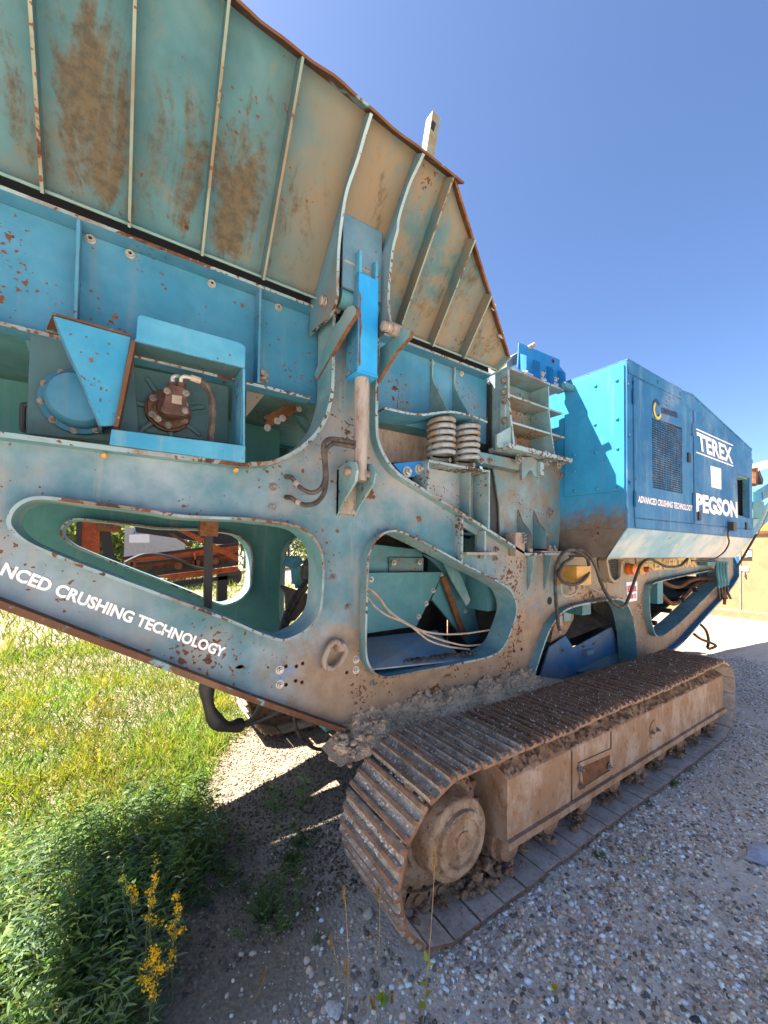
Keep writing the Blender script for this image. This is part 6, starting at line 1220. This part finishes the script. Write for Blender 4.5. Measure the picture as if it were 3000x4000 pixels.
# discharge conveyor of the crusher, rising past the tail
cv = [(7.0, 1.42), (11.0, 2.72)]
for y0, y1 in ((2.18, 2.22), (3.23, 3.27)):
    part(MB().pY([(7.0, 1.30), (10.9, 2.55), (11.0, 2.95), (7.0, 1.72)], y0, y1), 'conveyor_cheek', 'guard')
part(MB().add([(7.0, 2.22, 1.5), (11.0, 2.22, 2.75), (11.0, 3.23, 2.75), (7.0, 3.23, 1.5)], [(0, 1, 2, 3)]), 'conveyor_belt', 'belt')
part(MB().pY(XZ('N', [(850, 1200), (1010, 1205), (1020, 1365), (850, 1372)], 2.1), 2.1, 2.18), 'conveyor_hood', 'guard'); part(MB().pY(XZ('N', [(850, 1372), (1035, 1370), (1060, 1655), (850, 1660)], 2.12), 2.12, 2.18), 'conveyor_hood', 'inner')
part(MB().pY(XZ('N', [(880, 1195), (1120, 1050), (1120, 1290), (1030, 1335), (1015, 1200)], 2.08), 2.08, 2.1), 'conveyor_wing', 'feeder'); part(MB().pY(XZ('N', [(845, 1670), (990, 1665), (850, 1830)], 2.14), 2.14, 2.16), 'conveyor_stay', 'lip')
part(MB().tube([at('N', x, y, Y=2.0) for x, y in [(860, 780), (870, 860), (865, 1000), (855, 1080)]], .05, 8), 'exhaust_stack', 'rust', smooth=True); part(MB().bar(at('N', 880, 860, Y=2.0), at('N', 955, 1040, Y=2.0), .10, .10), 'work_light_arm', 'blacksteel'); part(MB().bar(at('N', 862, 790, Y=2.0), at('N', 1120, 715, Y=2.0), .10, .12), 'light_bar', 'white')

cm = lumps('caked_clay', [(random.choice([1.78+k*.375 for k in range(9)])+random.gauss(0, .07), 1.39+random.random()*.14, .05+.09*random.random()**2, .007+.020*random.random()**2) for _ in range(420)] + [(1.50+random.random()*.22, 1.40+.15*random.random(), .05+.10*random.random()**2, .010+.022*random.random()) for _ in range(80)] + [(1.1+random.random()*.5, 1.42+.2*random.random(), .045+.03*random.random(), .01+.02*random.random()) for _ in range(70)] + [(XF+.02+.23*math.cos(a), 1.50+.05*random.random(), .415+.23*math.sin(a), .012+.022*random.random()) for a in [random.uniform(.2, 3.6) for _ in range(60)]], 'clay', seed=21); cm.parent = CR; cm.location = (-2.5, -YM, 0); cm['kind'] = 'stuff'
# ================================================================== SMALL WEAR AND FITTINGS
def patch(z, x, y, r, Y, parent, seed, asp=1.0):
    R6 = random.Random(seed); c = at(z, x, y, Y=Y); rr = abs(at(z, x+r, y, Y=Y).x-c.x); n = 18
    pts = [(c.x+rr*math.cos(2*math.pi*i/n)*R6.uniform(.55, 1.15), c.z+rr*asp*math.sin(2*math.pi*i/n)*R6.uniform(.55, 1.15)) for i in range(n)]
    MB().pY(pts, Y-.0012, Y-.0002).build('rust_patch', 'rust', parent)
for k, (z, x, y, r, a) in enumerate([('8', 1000, 225, 34, 1.2), ('8', 1030, 262, 16, 1), ('8', 1358, 420, 20, 1.1), ('8', 770, 505, 14, 1), ('8', 695, 590, 10, 1), ('8', 520, 72, 12, 1.6), ('8', 70, 1485, 34, .45), ('7', 1555, 1335, 30, .5), ('7', 275, 210, 12, .8), ('7', 258, 170, 10, 1.3), ('7', 710, 258, 9, .8), ('7', 1160, 260, 9, .7), ('8', 663, 500, 9, 1.5), ('8', 745, 838, 9, 1), ('7', 215, 690, 16, .6), ('7', 180, 835, 18, .5), ('7', 300, 780, 12, .6), ('7', 610, 780, 12, .6), ('8', 845, 1052, 9, 1)]): patch(z, x, y, r, 1.995, web, k, a)
for k, (z, x, y, r, a) in enumerate([('3', 745, 565, 24, .9), ('3', 755, 540, 11, .7), ('3', 635, 440, 11, .7), ('3', 590, 393, 13, .8), ('3', 1053, 350, 12, .8), ('3', 1073, 378, 10, 1), ('3', 1570, 487, 13, 1.3), ('3', 640, 505, 14, .6), ('3', 600, 115, 12, .8), ('3', 775, 640, 12, .7), ('3', 805, 660, 14, .7), ('3', 610, 608, 12, .6), ('3', 1520, 468, 10, .8), ('5', 340, 560, 7, 1.3), ('5', 350, 685, 10, .9), ('5', 955, 552, 26, .7)]): patch(z, x, y, r, YFP, fe, 50+k, a)
for k, (x, y, r, a) in enumerate([(590, 840, 14, 1.8), (655, 1025, 8, 2), (625, 800, 10, .8), (700, 800, 8, 1), (525, 790, 8, .8), (610, 960, 7, 1.6), (560, 690, 8, 1), (650, 1100, 8, 2), (705, 735, 12, .7), (590, 1000, 6, 1.5)]): patch('3', x, y, r, 1.95, GD, 90+k, a)
for x, y in ((690, 460), (700, 1200), (1112, 700), (1118, 1200)):
    p = at('6', x, y, Y=YE-.009); MB().lathe((p.x, YE-.014, p.z-.06), (0, 0, 1), [(0, .012), (.12, .012)], 8).build('hinge', 'encl', EN, smooth=True)
for x, y in ((1085, 900), (1160, 1320), (1500, 1392)):
    p = at('6', x, y, Y=YE-.009); MB().box((p.x-.03, YE-.022, p.z-.045), (p.x+.03, YE-.008, p.z+.045)).build('latch', 'blacksteel', EN)
dz = [(at('R', x, y, Y=2.02), r) for x, y, r in [(random.uniform(500, 1180), 0, random.uniform(.004, .013)) for _ in range(150)]]
db = lumps('floor_debris', [(p.x-random.uniform(0, .05), 1.99+random.random()*.06, 1.075-.035*(p.x-1.5)+random.random()*.012, r) for p, r in dz], 'belt', seed=12); db.parent = CR; db.location = (-2.5, -YM, 0); db['kind'] = 'stuff'
